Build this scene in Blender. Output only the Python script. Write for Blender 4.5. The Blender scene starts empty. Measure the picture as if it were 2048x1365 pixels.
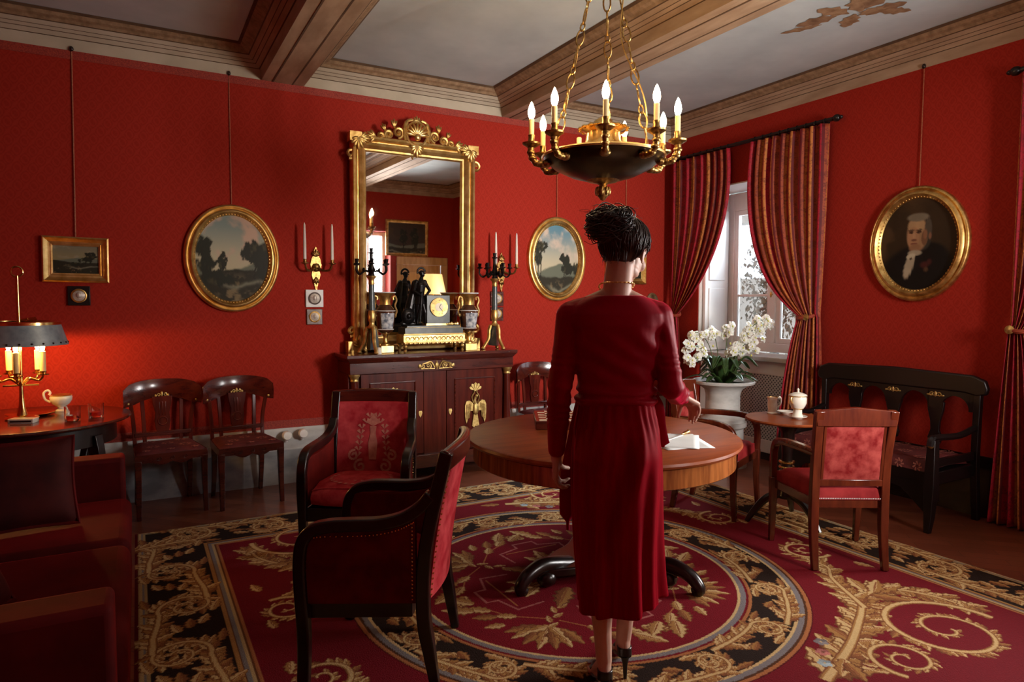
import bpy, math, random
import numpy as np
from mathutils import Matrix, Vector
R=math.radians; PI=math.pi; sin=math.sin; cos=math.cos
random.seed(7); RNG=np.random.default_rng(7)
SC=bpy.context.scene
COL=bpy.data.collections.new('salon'); SC.collection.children.link(COL)

# ---------------------------------------------------------------- materials
def lin(c):
    return tuple((x/12.92 if x<=.04045 else ((x+.055)/1.055)**2.4) for x in [v/255 for v in c])
class NT:
    def __init__(s,name):
        s.m=bpy.data.materials.new(name); s.m.use_nodes=True; s.t=s.m.node_tree
        s.b=s.t.nodes['Principled BSDF']; s.o=s.t.nodes['Material Output']
    def n(s,typ,**k):
        x=s.t.nodes.new('ShaderNode'+typ)
        for a,b in k.items():
            if a in x.inputs: x.inputs[a].default_value=b
            else: setattr(x,a,b)
        return x
    def l(s,a,b): s.t.links.new(a,b)
    def math(s,op,a,b=None,c=None):
        x=s.t.nodes.new('ShaderNodeMath'); x.operation=op
        for i,v in enumerate((a,b,c)):
            if v is None: continue
            if isinstance(v,(int,float)): x.inputs[i].default_value=v
            else: s.l(v,x.inputs[i])
        return x.outputs[0]
    def mix(s,f,a,b):
        x=s.t.nodes.new('ShaderNodeMix'); x.data_type='RGBA'
        for i,v in ((0,f),(6,a),(7,b)):
            if isinstance(v,(int,float)): x.inputs[i].default_value=v
            elif isinstance(v,(tuple,list)): x.inputs[i].default_value=(*v[:3],1)
            else: s.l(v,x.inputs[i])
        return x.outputs[2]
    def ramp(s,fac,stops,const=False):
        x=s.t.nodes.new('ShaderNodeValToRGB'); cr=x.color_ramp
        if const: cr.interpolation='CONSTANT'
        while len(cr.elements)<len(stops): cr.elements.new(.5)
        for e,(p,c) in zip(cr.elements,stops):
            e.position=p; e.color=(*c,1) if isinstance(c,(tuple,list)) else (c,c,c,1)
        s.l(fac,x.inputs[0]); return x.outputs[0]
    def coord(s,kind='Object',scale=(1,1,1)):
        tc=s.n('TexCoord'); mp=s.n('Mapping'); mp.inputs['Scale'].default_value=scale
        s.l(tc.outputs[kind],mp.inputs[0]); return mp.outputs[0]
    def noise(s,vec,scale,detail=4,rough=.55):
        x=s.n('TexNoise'); x.inputs['Scale'].default_value=scale; x.inputs['Detail'].default_value=detail
        x.inputs['Roughness'].default_value=rough; s.l(vec,x.inputs['Vector']); return x.outputs[0]
    def bump(s,h,strength=.3,dist=.01):
        x=s.n('Bump'); x.inputs['Strength'].default_value=strength; x.inputs['Distance'].default_value=dist
        s.l(h,x.inputs['Height']); s.l(x.outputs[0],s.b.inputs['Normal'])
    def set(s,**k):
        for a,b in k.items():
            i=s.b.inputs[a.replace('_',' ')]
            if isinstance(b,(int,float)): i.default_value=b
            elif isinstance(b,(tuple,list)): i.default_value=(*b[:3],1) if len(i.default_value)==4 else b
            else: s.l(b,i)
        return s
def mat(name,c1,c2=None,rough=.5,metal=0,scale=8,stretch=(1,1,1),lo=.35,hi=.65,bump=0,bdist=.004,**k):
    t=NT(name); v=t.coord('Object',stretch); n=t.noise(v,scale)
    if c2 is None: t.set(Base_Color=c1)
    else: t.set(Base_Color=t.ramp(n,[(lo,c1),(hi,c2)]))
    t.set(Roughness=rough,Metallic=metal,**k)
    if bump: t.bump(n,bump,bdist)
    return t.m
MT={}
MT['wood']=mat('mahogany',(.045,.0055,.0034),(.085,.012,.006),rough=.22,scale=5,stretch=(1,7,7),Coat_Weight=.5,Coat_Roughness=.12)
MT['wood_v']=mat('mahogany_upright',(.055,.0065,.0040),(.105,.0135,.0065),rough=.24,scale=4,stretch=(6,6,.6),Coat_Weight=.15,Coat_Roughness=.15,Specular_IOR_Level=.3)
MT['wood_top']=mat('polished_table_wood',(.19,.036,.008),(.28,.064,.014),rough=.34,scale=3.5,stretch=(1,8,1),Specular_IOR_Level=.28)
MT['wood_apron']=mat('veneer_apron',(.17,.045,.010),(.34,.11,.025),rough=.25,scale=4,stretch=(9,9,.8),Coat_Weight=.4,Coat_Roughness=.15)
MT['wood_chair']=mat('red_chair_wood',(.070,.010,.004),(.12,.020,.007),rough=.22,scale=5,stretch=(5,5,1),Coat_Weight=.5,Coat_Roughness=.12)
MT['dark']=mat('blackened_wood',(.006,.0022,.002),(.012,.004,.003),rough=.28,scale=5,stretch=(2,8,8),Coat_Weight=.3,Coat_Roughness=.2)
MT['black']=mat('black_lacquer',(.004,.003,.003),(.008,.005,.005),rough=.35,scale=8)
MT['gold']=mat('gilding',(.66,.40,.12),(.92,.66,.28),rough=.36,metal=1,scale=14,bump=.25,bdist=.003)
MT['gold_old']=mat('old_gilding',(.46,.26,.07),(.82,.55,.20),rough=.42,metal=1,scale=20,bump=.3,bdist=.003)
MT['ormolu']=mat('ormolu_mount',(.42,.28,.09),(.72,.52,.21),rough=.48,metal=1,scale=40,bump=.35,bdist=.003)
MT['brass']=mat('polished_brass',(.62,.38,.12),(.85,.58,.22),rough=.2,metal=1,scale=10)
MT['bronze']=mat('dark_bronze',(.020,.011,.005),(.055,.03,.012),rough=.3,metal=.7,scale=9)
MT['bronze_arm']=mat('gilt_bronze_arm',(.20,.11,.035),(.50,.31,.10),rough=.35,metal=1,scale=60,bump=.4,bdist=.003)
MT['black_bronze']=mat('black_patinated_bronze',(.006,.005,.005),(.014,.011,.010),rough=.3,metal=.6,scale=20)
MT['slate']=mat('grey_green_marble',(.035,.042,.040),(.075,.085,.08),rough=.3,scale=12)
MT['marble']=mat('white_marble',(.46,.45,.43),(.66,.65,.62),rough=.35,scale=5,stretch=(1,1,2.5))
MT['marble_grey']=mat('grey_marble_dado',(.20,.21,.22),(.42,.43,.43),rough=.4,scale=4,stretch=(1,1,2))
MT['white']=mat('white_paint',(.76,.75,.72),(.83,.82,.79),rough=.5,scale=3)
MT['plaster']=mat('cream_plaster',(.40,.34,.25),(.50,.43,.33),rough=.8,scale=3)
MT['moulding']=mat('brown_painted_moulding',(.20,.125,.065),(.34,.225,.13),rough=.7,scale=4,stretch=(6,6,2))
MT['groove']=mat('umber_painted_line',(.075,.040,.020),(.12,.07,.035),rough=.8,scale=6)
MT['beam']=mat('painted_beam',(.30,.20,.125),(.44,.32,.215),rough=.7,scale=2.2,stretch=(4,1,4))
MT['panel']=mat('blue_grey_ceiling',(.42,.50,.54),(.56,.64,.67),rough=.9,scale=2.0,lo=.3,hi=.7)
MT['wax']=mat('white_wax',(.75,.66,.58),rough=.5,Subsurface_Weight=.3,Subsurface_Radius=(.01,.006,.004))
MT['sleeve']=mat('cream_candle_sleeve',(.75,.55,.25),(.8,.6,.3),rough=.5)
MT['porcelain']=mat('white_porcelain',(.72,.68,.58),(.78,.74,.64),rough=.12,Coat_Weight=.4)
MT['paper']=mat('white_paper',(.70,.72,.70),(.76,.78,.76),rough=.7)
MT['skin']=mat('skin',(.52,.31,.225),(.58,.35,.26),rough=.5,scale=25,Subsurface_Weight=.12,Subsurface_Radius=(.012,.005,.003),Specular_IOR_Level=.35)
MT['shoe']=mat('black_leather',(.008,.006,.006),rough=.3)
MT['leaf']=mat('orchid_leaf',(.018,.045,.010),(.05,.095,.025),rough=.35,scale=12)
MT['stem']=mat('orchid_stem',(.06,.09,.02),rough=.5)
MT['petal']=mat('white_petal',(.78,.76,.66),(.86,.84,.76),rough=.5,scale=30,Subsurface_Weight=.15)
MT['bud']=mat('yellow_bud',(.5,.5,.10),(.65,.62,.2),rough=.5,scale=30)
MT['soil']=mat('dark_moss',(.012,.018,.006),(.03,.035,.012),rough=.9,scale=40,bump=.5)
MT['tin']=mat('blue_grey_tole',(.16,.20,.23),(.40,.46,.48),rough=.4,metal=.3,scale=7)
MT['pale_metal']=mat('silvered_rim',(.62,.60,.57),(.72,.70,.67),rough=.4,scale=12)
MT['grey_metal']=mat('grey_pewter',(.10,.075,.065),(.17,.13,.115),rough=.45,metal=.4,scale=18)
MT['cameo']=mat('pale_relief',(.42,.36,.30),(.68,.62,.56),rough=.35,scale=22,bump=.6,bdist=.01,metal=.3)
MT['ivory']=mat('ivory',(.72,.62,.42),(.78,.70,.5),rough=.35)
MT['bench']=mat('black_wood',(.0035,.002,.002),(.007,.003,.003),rough=.35,scale=6)
MT['exterior']=mat('cream_facade',(.24,.215,.18),(.32,.29,.25),rough=.9,scale=1.5)  # even cream wall colour of the house opposite
MT['foliage']=mat('outdoor_foliage',(.035,.035,.018),(.11,.075,.04),rough=.8,scale=6)
MT['door_wood']=mat('honey_wood',(.46,.27,.11),(.60,.38,.17),rough=.35,scale=4,stretch=(6,6,.8))
def velvet(name,c1,c2,sheen=.6,tint=(1,.25,.25),scale=7,rough=.75,bump=.0):
    return mat(name,c1,c2,rough=rough,scale=scale,Specular_IOR_Level=.1,Sheen_Weight=sheen*.6,Sheen_Roughness=.35,Sheen_Tint=(1,tint[1]*.12,tint[2]*.12),bump=bump,bdist=.01)
MT['velvet']=velvet('crimson_velvet',(.20,.012,.014),(.33,.030,.030),sheen=.5,tint=(1,.35,.3),scale=9)
MT['velvet_pale']=velvet('pale_red_velvet',(.32,.012,.020),(.54,.060,.065),sheen=.6,tint=(1,.22,.25),scale=13)  # red raised paler than the other velvets for the tub armchairs
MT['velvet_mid']=velvet('mottled_red_velvet',(.17,.008,.009),(.36,.060,.050),sheen=.5,tint=(1,.3,.3),scale=17)
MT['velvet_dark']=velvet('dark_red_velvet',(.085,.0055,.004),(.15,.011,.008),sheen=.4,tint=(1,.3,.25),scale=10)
MT['motif']=velvet('faded_gold_motif',(.42,.13,.10),(.55,.21,.15),sheen=.3,scale=30)
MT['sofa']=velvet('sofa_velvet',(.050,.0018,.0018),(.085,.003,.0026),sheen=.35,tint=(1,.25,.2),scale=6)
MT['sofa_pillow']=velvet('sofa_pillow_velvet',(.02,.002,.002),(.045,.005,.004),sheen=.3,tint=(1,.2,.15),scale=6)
MT['dress']=mat('red_velvet_dress',(.22,.0012,.0095),(.28,.0018,.0135),rough=.5,scale=5,Sheen_Weight=.75,Sheen_Roughness=.30,Sheen_Tint=(1,.02,.09),Specular_IOR_Level=.10,Specular_Tint=(1,.35,.4))
MT['skirt']=mat('red_skirt',(.20,.0013,.0070),(.26,.0018,.0100),rough=.6,scale=6,stretch=(8,8,.6),Sheen_Weight=.55,Sheen_Roughness=.32,Sheen_Tint=(1,.01,.05),Specular_IOR_Level=.03,Specular_Tint=(1,.4,.4))
MT['seatcloth']=mat('dark_red_needlework',(.07,.006,.006),(.11,.010,.009),rough=.7,scale=30)
MT['seatmotif']=mat('pink_needlework',(.32,.10,.07),(.38,.14,.10),rough=.7,scale=30)
MT['tassel']=mat('gold_thread',(.42,.24,.08),rough=.6)
MT['cord']=mat('red_gold_cord',(.28,.06,.025),(.42,.14,.06),rough=.6,scale=90)
def glass_mat(name,col=(1,1,1),rough=0,ior=1.45):
    t=NT(name); t.set(Base_Color=col,Roughness=rough,Transmission_Weight=1.0,IOR=ior); return t.m
MT['glass']=glass_mat('clear_glass')
def pane_mat(name,refl=.06):
    t=NT(name); t.t.nodes.remove(t.b); a=t.n('BsdfTransparent'); g=t.n('BsdfGlossy',Roughness=.02); f=t.n('Fresnel',IOR=1.45); x=t.n('MixShader')
    t.l(f.outputs[0],x.inputs[0]); t.l(a.outputs[0],x.inputs[1]); t.l(g.outputs[0],x.inputs[2]); t.l(x.outputs[0],t.o.inputs[0]); return t.m
MT['pane']=pane_mat('window_pane')
MT['whisky']=glass_mat('amber_drink',(.75,.18,.05),ior=1.33)
t=NT('mirror_glass'); t.set(Base_Color=(.80,.78,.76),Metallic=1.0,Roughness=.015); MT['mirror']=t.m
def emit(name,c,s):
    t=NT(name); t.set(Base_Color=(0,0,0),Emission_Color=c,Emission_Strength=s); return t.m
MT['bulb']=emit('lit_candle_bulb',(1,.66,.32),150)
MT['bulb_low']=emit('lit_candle_bulb_small',(1,.50,.14),520)
def shade_mat():
    t=NT('lit_lampshade'); t.set(Base_Color=(.75,.55,.25),Roughness=.8,Emission_Color=(1,.62,.22),Emission_Strength=1.5); return t.m
MT['shade']=shade_mat()

# damask wall cloth: two reds in a small lozenge diaper with foliate curl
def wallcloth():
    t=NT('red_damask'); g=t.n('NewGeometry'); s=t.n('SeparateXYZ'); t.l(g.outputs['Position'],s.inputs[0])
    h=t.math('ADD',s.outputs[0],s.outputs[1])
    u=t.math('MULTIPLY',h,2*PI/.088); v=t.math('MULTIPLY',s.outputs[2],2*PI/.118)
    a=t.math('COSINE',u); b=t.math('COSINE',v); c=t.math('ADD',a,b)
    ab=t.math('ABSOLUTE',c)
    d1=t.math('COSINE',t.math('MULTIPLY',c,5.2))
    d2=t.math('MULTIPLY',t.math('SINE',t.math('MULTIPLY',u,2)),t.math('SINE',t.math('MULTIPLY',v,2)))
    p=t.math('ADD',d1,t.math('MULTIPLY',d2,.9))
    n=t.noise(g.outputs['Position'],70,3); n2=t.noise(g.outputs['Position'],1.3,2)
    f=t.math('ADD',p,t.math('MULTIPLY',t.math('SUBTRACT',n,.5),3.0))
    col=t.ramp(t.math('MULTIPLY_ADD',f,.25,.5),[(.28,(.288,.0178,.0090)),(.64,(.338,.0238,.0128))])
    col=t.mix(t.math('MULTIPLY',n2,.35),col,(.33,.020,.012))
    t.set(Base_Color=col,Roughness=.8,Specular_IOR_Level=.12)
    t.bump(n,.15,.002); return t.m
MT['wall']=wallcloth()
def braid():
    t=NT('red_braid'); v=t.coord('Object',(1,1,1)); n=t.noise(v,160,2)
    t.set(Base_Color=t.ramp(n,[(.35,(.20,.012,.007)),(.65,(.36,.040,.018))]),Roughness=.7); return t.m
MT['braid']=braid()
def parquet():
    t=NT('oak_parquet'); g=t.n('NewGeometry'); mp=t.n('Mapping'); t.l(g.outputs['Position'],mp.inputs[0])
    mp.inputs['Rotation'].default_value=(0,0,R(45))
    b=t.n('TexBrick'); t.l(mp.outputs[0],b.inputs['Vector'])
    b.inputs['Color1'].default_value=(.15,.035,.016,1); b.inputs['Color2'].default_value=(.24,.066,.030,1)
    b.inputs['Mortar'].default_value=(.05,.012,.006,1); b.inputs['Scale'].default_value=1
    b.inputs['Mortar Size'].default_value=.002; b.inputs['Brick Width'].default_value=.42; b.inputs['Row Height'].default_value=.085
    n=t.noise(mp.outputs[0],14); c=t.mix(t.math('MULTIPLY',n,.5),b.outputs[0],(.12,.030,.013))
    t.set(Base_Color=c,Roughness=.32,Coat_Weight=.2); return t.m
MT['floor']=parquet()
def stripecloth(name,N,stops):
    t=NT(name); uv=t.n('UVMap',uv_map='UVMap'); s=t.n('SeparateXYZ'); t.l(uv.outputs[0],s.inputs[0])
    fr=t.math('FRACT',t.math('MULTIPLY',s.outputs[0],N))
    base=t.ramp(fr,stops,True)
    vo=t.n('TexVoronoi'); vo.inputs['Scale'].default_value=1
    cm=t.n('CombineXYZ'); t.l(t.math('MULTIPLY',s.outputs[0],N*16),cm.inputs[0]); t.l(t.math('MULTIPLY',s.outputs[1],150),cm.inputs[1]); t.l(cm.outputs[0],vo.inputs['Vector'])
    f=t.math('LESS_THAN',vo.outputs['Distance'],.34)
    nz=t.noise(cm.outputs[0],.28,3); f2=t.math('GREATER_THAN',nz,.55)
    c=t.mix(t.math('MULTIPLY',f,.5),base,(.10,.012,.012))
    c=t.mix(t.math('MULTIPLY',f2,.35),c,(.06,.006,.008))
    t.set(Base_Color=c,Roughness=.6,Specular_IOR_Level=.25,Sheen_Weight=.12,Sheen_Tint=(1,.3,.2)); return t.m
_CR=(.36,.010,.025); _GD=(.50,.165,.038); _RU=(.31,.055,.02); _DK=(.12,.005,.008)
MT['curtain']=stripecloth('striped_curtain_silk',4,[(0,_CR),(.20,_DK),(.26,_GD),(.36,_DK),(.42,_RU),(.60,_GD),(.65,_CR),(.80,_DK),(.86,_RU),(.94,_GD)])
def vcol(name,rough=.9,sheen=0,nscale=0,spec=.5):
    t=NT(name); a=t.n('Attribute',attribute_name='Col'); t.set(Base_Color=a.outputs['Color'],Roughness=rough,Sheen_Weight=sheen,Specular_IOR_Level=.12 if nscale else spec)
    if nscale:
        n=t.noise(t.coord(),nscale,2); t.bump(n,.5,.006)
    return t.m
MT['paint']=vcol('oil_paint',.5,0,0,.2); MT['rug']=vcol('woven_wool',.95,0,160)
MT['ceramic']=vcol('painted_porcelain',.15)

# ---------------------------------------------------------------- mesh builder
class MB:
    def __init__(s): s.v=[]; s.f=[]; s.mi=[]; s.k=0; s.M=None; s.uv=None
    def add(s,vs,fs,M=None):
        b=len(s.v); T=s.M
        for p in vs:
            p=Vector(p)
            if M is not None: p=M@p
            if T is not None: p=T@p
            s.v.append(p)
        for f in fs: s.f.append([b+i for i in f]); s.mi.append(s.k)
        return s
    def box(s,x0,x1,y0,y1,z0,z1,M=None,tx=1,ty=1):
        cx,cy=(x0+x1)/2,(y0+y1)/2
        vs=[(x0,y0,z0),(x1,y0,z0),(x1,y1,z0),(x0,y1,z0)]+[(cx+(x-cx)*tx,cy+(y-cy)*ty,z1) for x,y in ((x0,y0),(x1,y0),(x1,y1),(x0,y1))]
        return s.add(vs,[(3,2,1,0),(4,5,6,7),(0,1,5,4),(1,2,6,5),(2,3,7,6),(3,0,4,7)],M)
    def hexa(s,b,t,M=None):
        return s.add(list(b)+list(t),[(3,2,1,0),(4,5,6,7),(0,1,5,4),(1,2,6,5),(2,3,7,6),(3,0,4,7)],M)
    def prism(s,pts,z0,z1,M=None):
        n=len(pts); vs=[(x,y,z0) for x,y in pts]+[(x,y,z1) for x,y in pts]
        fs=[tuple(range(n-1,-1,-1)),tuple(range(n,2*n))]+[(i,(i+1)%n,n+(i+1)%n,n+i) for i in range(n)]
        return s.add(vs,fs,M)
    def lathe(s,prof,n=28,c=(0,0,0),M=None,a0=0,a1=2*PI,sy=1.0):
        full=abs(a1-a0-2*PI)<1e-6; m=n if full else n+1; vs=[]; fs=[]
        for r,z in prof:
            for i in range(m):
                a=a0+(a1-a0)*i/n; vs.append((c[0]+r*cos(a),c[1]+r*sin(a)*sy,c[2]+z))
        for j in range(len(prof)-1):
            for i in range(n):
                i2=(i+1)%m if full else i+1
                fs.append((j*m+i,j*m+i2,(j+1)*m+i2,(j+1)*m+i))
        if full:
            if prof[0][0]>1e-4: fs.append(tuple(range(m-1,-1,-1)))
            if prof[-1][0]>1e-4: fs.append(tuple((len(prof)-1)*m+i for i in range(m)))
        return s.add(vs,fs,M)
    def sphere(s,c,r,n=16,M=None,m=None):
        if isinstance(r,(int,float)): r=(r,r,r)
        m=m or max(6,n//2); vs=[(c[0],c[1],c[2]-r[2])]; fs=[]
        for j in range(1,m):
            p=-PI/2+PI*j/m
            for i in range(n):
                a=2*PI*i/n; vs.append((c[0]+r[0]*cos(p)*cos(a),c[1]+r[1]*cos(p)*sin(a),c[2]+r[2]*sin(p)))
        vs.append((c[0],c[1],c[2]+r[2])); L=len(vs)-1
        for i in range(n):
            fs.append((0,1+(i+1)%n,1+i)); o=1+(m-2)*n; fs.append((o+i,o+(i+1)%n,L))
            for j in range(m-2): fs.append((1+j*n+i,1+j*n+(i+1)%n,1+(j+1)*n+(i+1)%n,1+(j+1)*n+i))
        return s.add(vs,fs,M)
    def tube(s,path,r,n=8,closed=False,M=None,prof=None,up=None,cap=True):
        """sweep a round (or prof) section along path; r number or per-point list, or (a,b)"""
        P=[Vector(p) for p in path]; N=len(P)
        if prof is None: prof=[(cos(2*PI*i/n),sin(2*PI*i/n)) for i in range(n)]
        n=len(prof); vs=[]; fs=[]; nrm=None
        for i in range(N):
            a=P[i-1] if (i>0 or closed) else P[i]; b=P[(i+1)%N] if (i<N-1 or closed) else P[i]
            t=(b-a); t=t.normalized() if t.length>1e-9 else Vector((0,0,1))
            if up is not None:
                u=Vector(up); nrm=(u-t*u.dot(t)); nrm=nrm.normalized() if nrm.length>1e-5 else t.orthogonal().normalized()
            elif nrm is None: nrm=t.orthogonal().normalized()
            else:
                nrm=nrm-t*nrm.dot(t); nrm=nrm.normalized() if nrm.length>1e-6 else t.orthogonal().normalized()
            bn=t.cross(nrm); rr=r[i] if isinstance(r,list) else r
            ra,rb=rr if isinstance(rr,(tuple,)) else (rr,rr)
            for x,y in prof: vs.append(P[i]+bn*(x*ra)+nrm*(y*rb))
        M2=N if closed else N-1
        for i in range(M2):
            j=(i+1)%N
            for k in range(n): fs.append((i*n+k,i*n+(k+1)%n,j*n+(k+1)%n,j*n+k))
        if cap and not closed: fs.append(tuple(range(n-1,-1,-1))); fs.append(tuple((N-1)*n+k for k in range(n)))
        return s.add(vs,fs,M)
    def grid(s,fn,nu,nv,closed=False,M=None):
        vs=[fn(i/nu,j/nv) for j in range(nv+1) for i in range(nu if closed else nu+1)]; m=nu if closed else nu+1
        fs=[(j*m+i,j*m+(i+1)%m,(j+1)*m+(i+1)%m,(j+1)*m+i) for j in range(nv) for i in range(nu)]
        return s.add(vs,fs,M)
    def torus(s,c,Rr,r,n=24,k=8,M=None,axis='z',sx=1,sy=1):
        pts=[(c[0]+Rr*sx*cos(2*PI*i/n),c[1]+Rr*sy*sin(2*PI*i/n),c[2]) if axis=='z' else ((c[0]+Rr*sx*cos(2*PI*i/n),c[1],c[2]+Rr*sy*sin(2*PI*i/n)) if axis=='y' else (c[0],c[1]+Rr*sx*cos(2*PI*i/n),c[2]+Rr*sy*sin(2*PI*i/n))) for i in range(n)]
        return s.tube(pts,r,k,closed=True,M=M)
    def build(s,name,m,parent=None,bevel=0,seg=2,angle=42,subd=0,solid=0,loc=None):
        me=bpy.data.meshes.new(name); me.from_pydata([tuple(p) for p in s.v],[],s.f)
        for x in (m if isinstance(m,(list,tuple)) else [m]): me.materials.append(MT[x] if isinstance(x,str) else x)
        me.polygons.foreach_set('material_index',s.mi); me.polygons.foreach_set('use_smooth',[True]*len(s.f))
        me.update(); me.set_sharp_from_angle(angle=R(angle))
        o=bpy.data.objects.new(name,me); COL.objects.link(o)
        if parent is not None: o.parent=parent
        if loc is not None: o.location=loc
        if solid:
            d=o.modifiers.new('solid','SOLIDIFY'); d.thickness=solid; d.offset=0
        if bevel:
            b=o.modifiers.new('bevel','BEVEL'); b.width=bevel; b.segments=seg; b.limit_method='ANGLE'; b.angle_limit=R(40); b.harden_normals=False
        if subd:
            d=o.modifiers.new('sub','SUBSURF'); d.levels=subd; d.render_levels=subd
        return o
def tag(o,label=None,cat=None,group=None,kind=None):
    for k,v in (('label',label),('category',cat),('group',group),('kind',kind)):
        if v: o[k]=v
    return o
def thing(name,label,cat,loc=(0,0,0),rz=0,group=None):
    o=bpy.data.objects.new(name,None); COL.objects.link(o); o.empty_display_size=.1
    o.location=loc; o.rotation_euler=(0,0,rz); return tag(o,label,cat,group)
def struct(o): o['kind']='structure'; return o
def dup(root,loc,rz,label,group=None):
    def cp(o,par):
        c=o.copy(); COL.objects.link(c)
        if par is not None: c.parent=par
        for ch in list(o.children): cp(ch,c)
        return c
    r=cp(root,None); r.location=loc; r.rotation_euler=(0,0,rz); r['label']=label
    if group: r['group']=group
    return r
def TR(x=0,y=0,z=0,rz=0,rx=0,ry=0,s=1):
    return Matrix.Translation((x,y,z))@Matrix.Rotation(rz,4,'Z')@Matrix.Rotation(ry,4,'Y')@Matrix.Rotation(rx,4,'X')@Matrix.Scale(s,4)
def spline(pts,n=8,closed=False):
    """Catmull-Rom through points"""
    P=[np.array(p,float) for p in pts]; N=len(P); out=[]
    for i in range(N if closed else N-1):
        p0=P[i-1] if (i>0 or closed) else 2*P[0]-P[1]; p1=P[i]; p2=P[(i+1)%N]; p3=P[(i+2)%N] if (i+2<N or closed) else 2*P[-1]-P[-2]
        for k in range(n):
            t=k/n; out.append(.5*((2*p1)+(-p0+p2)*t+(2*p0-5*p1+4*p2-p3)*t*t+(-p0+3*p1-3*p2+p3)*t**3))
    if not closed: out.append(P[-1])
    return [tuple(map(float,p)) for p in out]
def spiral(c,r0,r1,a0,turns,n=28,plane='xz',y=0):
    o=[]
    for i in range(n+1):
        t=i/n; r=r0+(r1-r0)*t; a=a0+turns*2*PI*t
        o.append((c[0]+r*cos(a),y,c[1]+r*sin(a)) if plane=='xz' else (c[0]+r*cos(a),c[1]+r*sin(a),y))
    return o
def lerp(a,b,t): return a+(b-a)*t
# ---------------------------------------------------------------- camera, world
XB=5.06; YA=5.6; ZW=3.18; ZC=3.38; XL=-2.6; YF=-.28
cd=bpy.data.cameras.new('camera'); cam=bpy.data.objects.new('camera',cd); COL.objects.link(cam)
cd.sensor_width=36; cd.lens=1350*36/2048; cd.clip_start=.02; cd.clip_end=60; cd.shift_y=0
_y,_p,_r=R(29.07),R(3.31),R(.15)
f_=Vector((sin(_y)*cos(_p),cos(_y)*cos(_p),-sin(_p))); r_=Vector((cos(_y),-sin(_y),0)); u_=r_.cross(f_)
r2=r_*cos(_r)+u_*sin(_r); u2=-r_*sin(_r)+u_*cos(_r)
cam.matrix_world=Matrix(((r2.x,u2.x,-f_.x,0),(r2.y,u2.y,-f_.y,0),(r2.z,u2.z,-f_.z,1.47),(0,0,0,1)))
SC.camera=cam
w=bpy.data.worlds.new('sky'); SC.world=w; w.use_nodes=True
w.node_tree.nodes['Background'].inputs[0].default_value=(.80,.90,1,1); w.node_tree.nodes['Background'].inputs[1].default_value=3.0

# ---------------------------------------------------------------- room shell
m=MB(); m.box(XL-.1,XB+.6,YF-.1,YA+.1,-.06,0); struct(m.build('floor','floor'))
m=MB(); m.box(XL-.1,XB+.6,YF-.1,YA+.1,ZC,ZC+.08); struct(m.build('ceiling','panel'))
m=MB(); m.box(XL-.1,XB+.6,YA,YA+.1,0,ZC); struct(m.build('wall_back','wall'))
m=MB(); m.box(XL-.1,XL,YF-.1,YA,0,ZC); struct(m.build('wall_left','wall'))
DX0,DX1,DZ=3.99,4.95,2.08
WX0,WX1,WZ0,WZ1=3.26,3.88,1.35,2.52
m=MB(); m.box(XL,WX0,YF-.4,YF,0,ZC); m.box(WX1,DX0,YF-.4,YF,0,ZC); m.box(WX0,WX1,YF-.4,YF,0,WZ0); m.box(WX0,WX1,YF-.4,YF,WZ1,ZC); m.box(DX1,XB+.6,YF-.1,YF,0,ZC); m.box(DX0,DX1,YF-.1,YF,DZ,ZC); struct(m.build('wall_front','wall'))
# right wall, .5 thick, with two window niches
W1=(3.97,5.16); W2=(.62,1.84); NZ=2.62; XO=XB+.5
m=MB()
for a,b in ((YF,W2[0]),(W2[1],W1[0]),(W1[1],YA)): m.box(XB,XO,a,b,0,ZC)
for a,b in (W1,W2): m.box(XB,XO,a,b,NZ,ZC)
struct(m.build('wall_right','wall'))
def niche(k,a,b):
    m=MB(); e=.012
    m.box(XB+.006,XO,a,a+e,.93,NZ-e); m.box(XB+.006,XO,b-e,b,.93,NZ-e); m.box(XB+.006,XO,a,b,NZ-e,NZ)
    m.box(XB+.38,XO,a,b,0,.93)
    struct(m.build('trim_%d'%k,'white'))
niche(1,*W1); niche(2,*W2)
def window(k,a,b):
    """two inward casements in a white frame with a sill"""
    x0,x1=XO-.09,XO-.02; z0,z1=.98,NZ-.02
    a+=.013; b-=.013
    m=MB(); m.box(x0,x1,a,a+.07,z0,z1); m.box(x0,x1,b-.07,b,z0,z1); m.box(x0,x1,a+.07,b-.07,z1-.18,z1); m.box(x0,x1,a+.07,b-.07,z0,z0+.09)
    m.box(x0-.008,x1,(a+b)/2-.03,(a+b)/2+.03,z0+.09,z1-.18)
    w=struct(m.build('window_%d'%k,'white',bevel=.006))
    for y0,y1 in ((a+.07,(a+b)/2-.03),((a+b)/2+.03,b-.07)):
        m=MB(); c,d,e,g=y0,y1,z0+.09,z1-.18; s=.05
        m.box(x0+.012,x1-.02,c,c+s,e,g); m.box(x0+.012,x1-.02,d-s,d,e,g); m.box(x0+.012,x1-.02,c+s,d-s,g-s,g); m.box(x0+.012,x1-.02,c+s,d-s,e,e+s)
        m.box(x0+.015,x1-.02,c+s,d-s,e+.46,e+.485)
        sh=m.build('casement','white',w,bevel=.004)
        m=MB(); m.box(x0+.03,x0+.036,c+s,d-s,e+s,g-s); m.build('pane','pane',sh)
    m=MB(); m.sphere((x0-.03,(a+b)/2,1.55),(.012,.012,.03),10); m.tube([(x0-.03,(a+b)/2,1.55),(x0,(a+b)/2,1.55)],.007); m.build('handle','brass',w)
    return w
window(1,*W1); window(2,*W2)
# sills
for k,(a,b) in ((3,W1),(4,W2)):
    m=MB(); m.box(XB-.035,XO-.08,a+.014,b-.014,.93,.972); struct(m.build('trim_%d'%k,'marble',bevel=.006))
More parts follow.
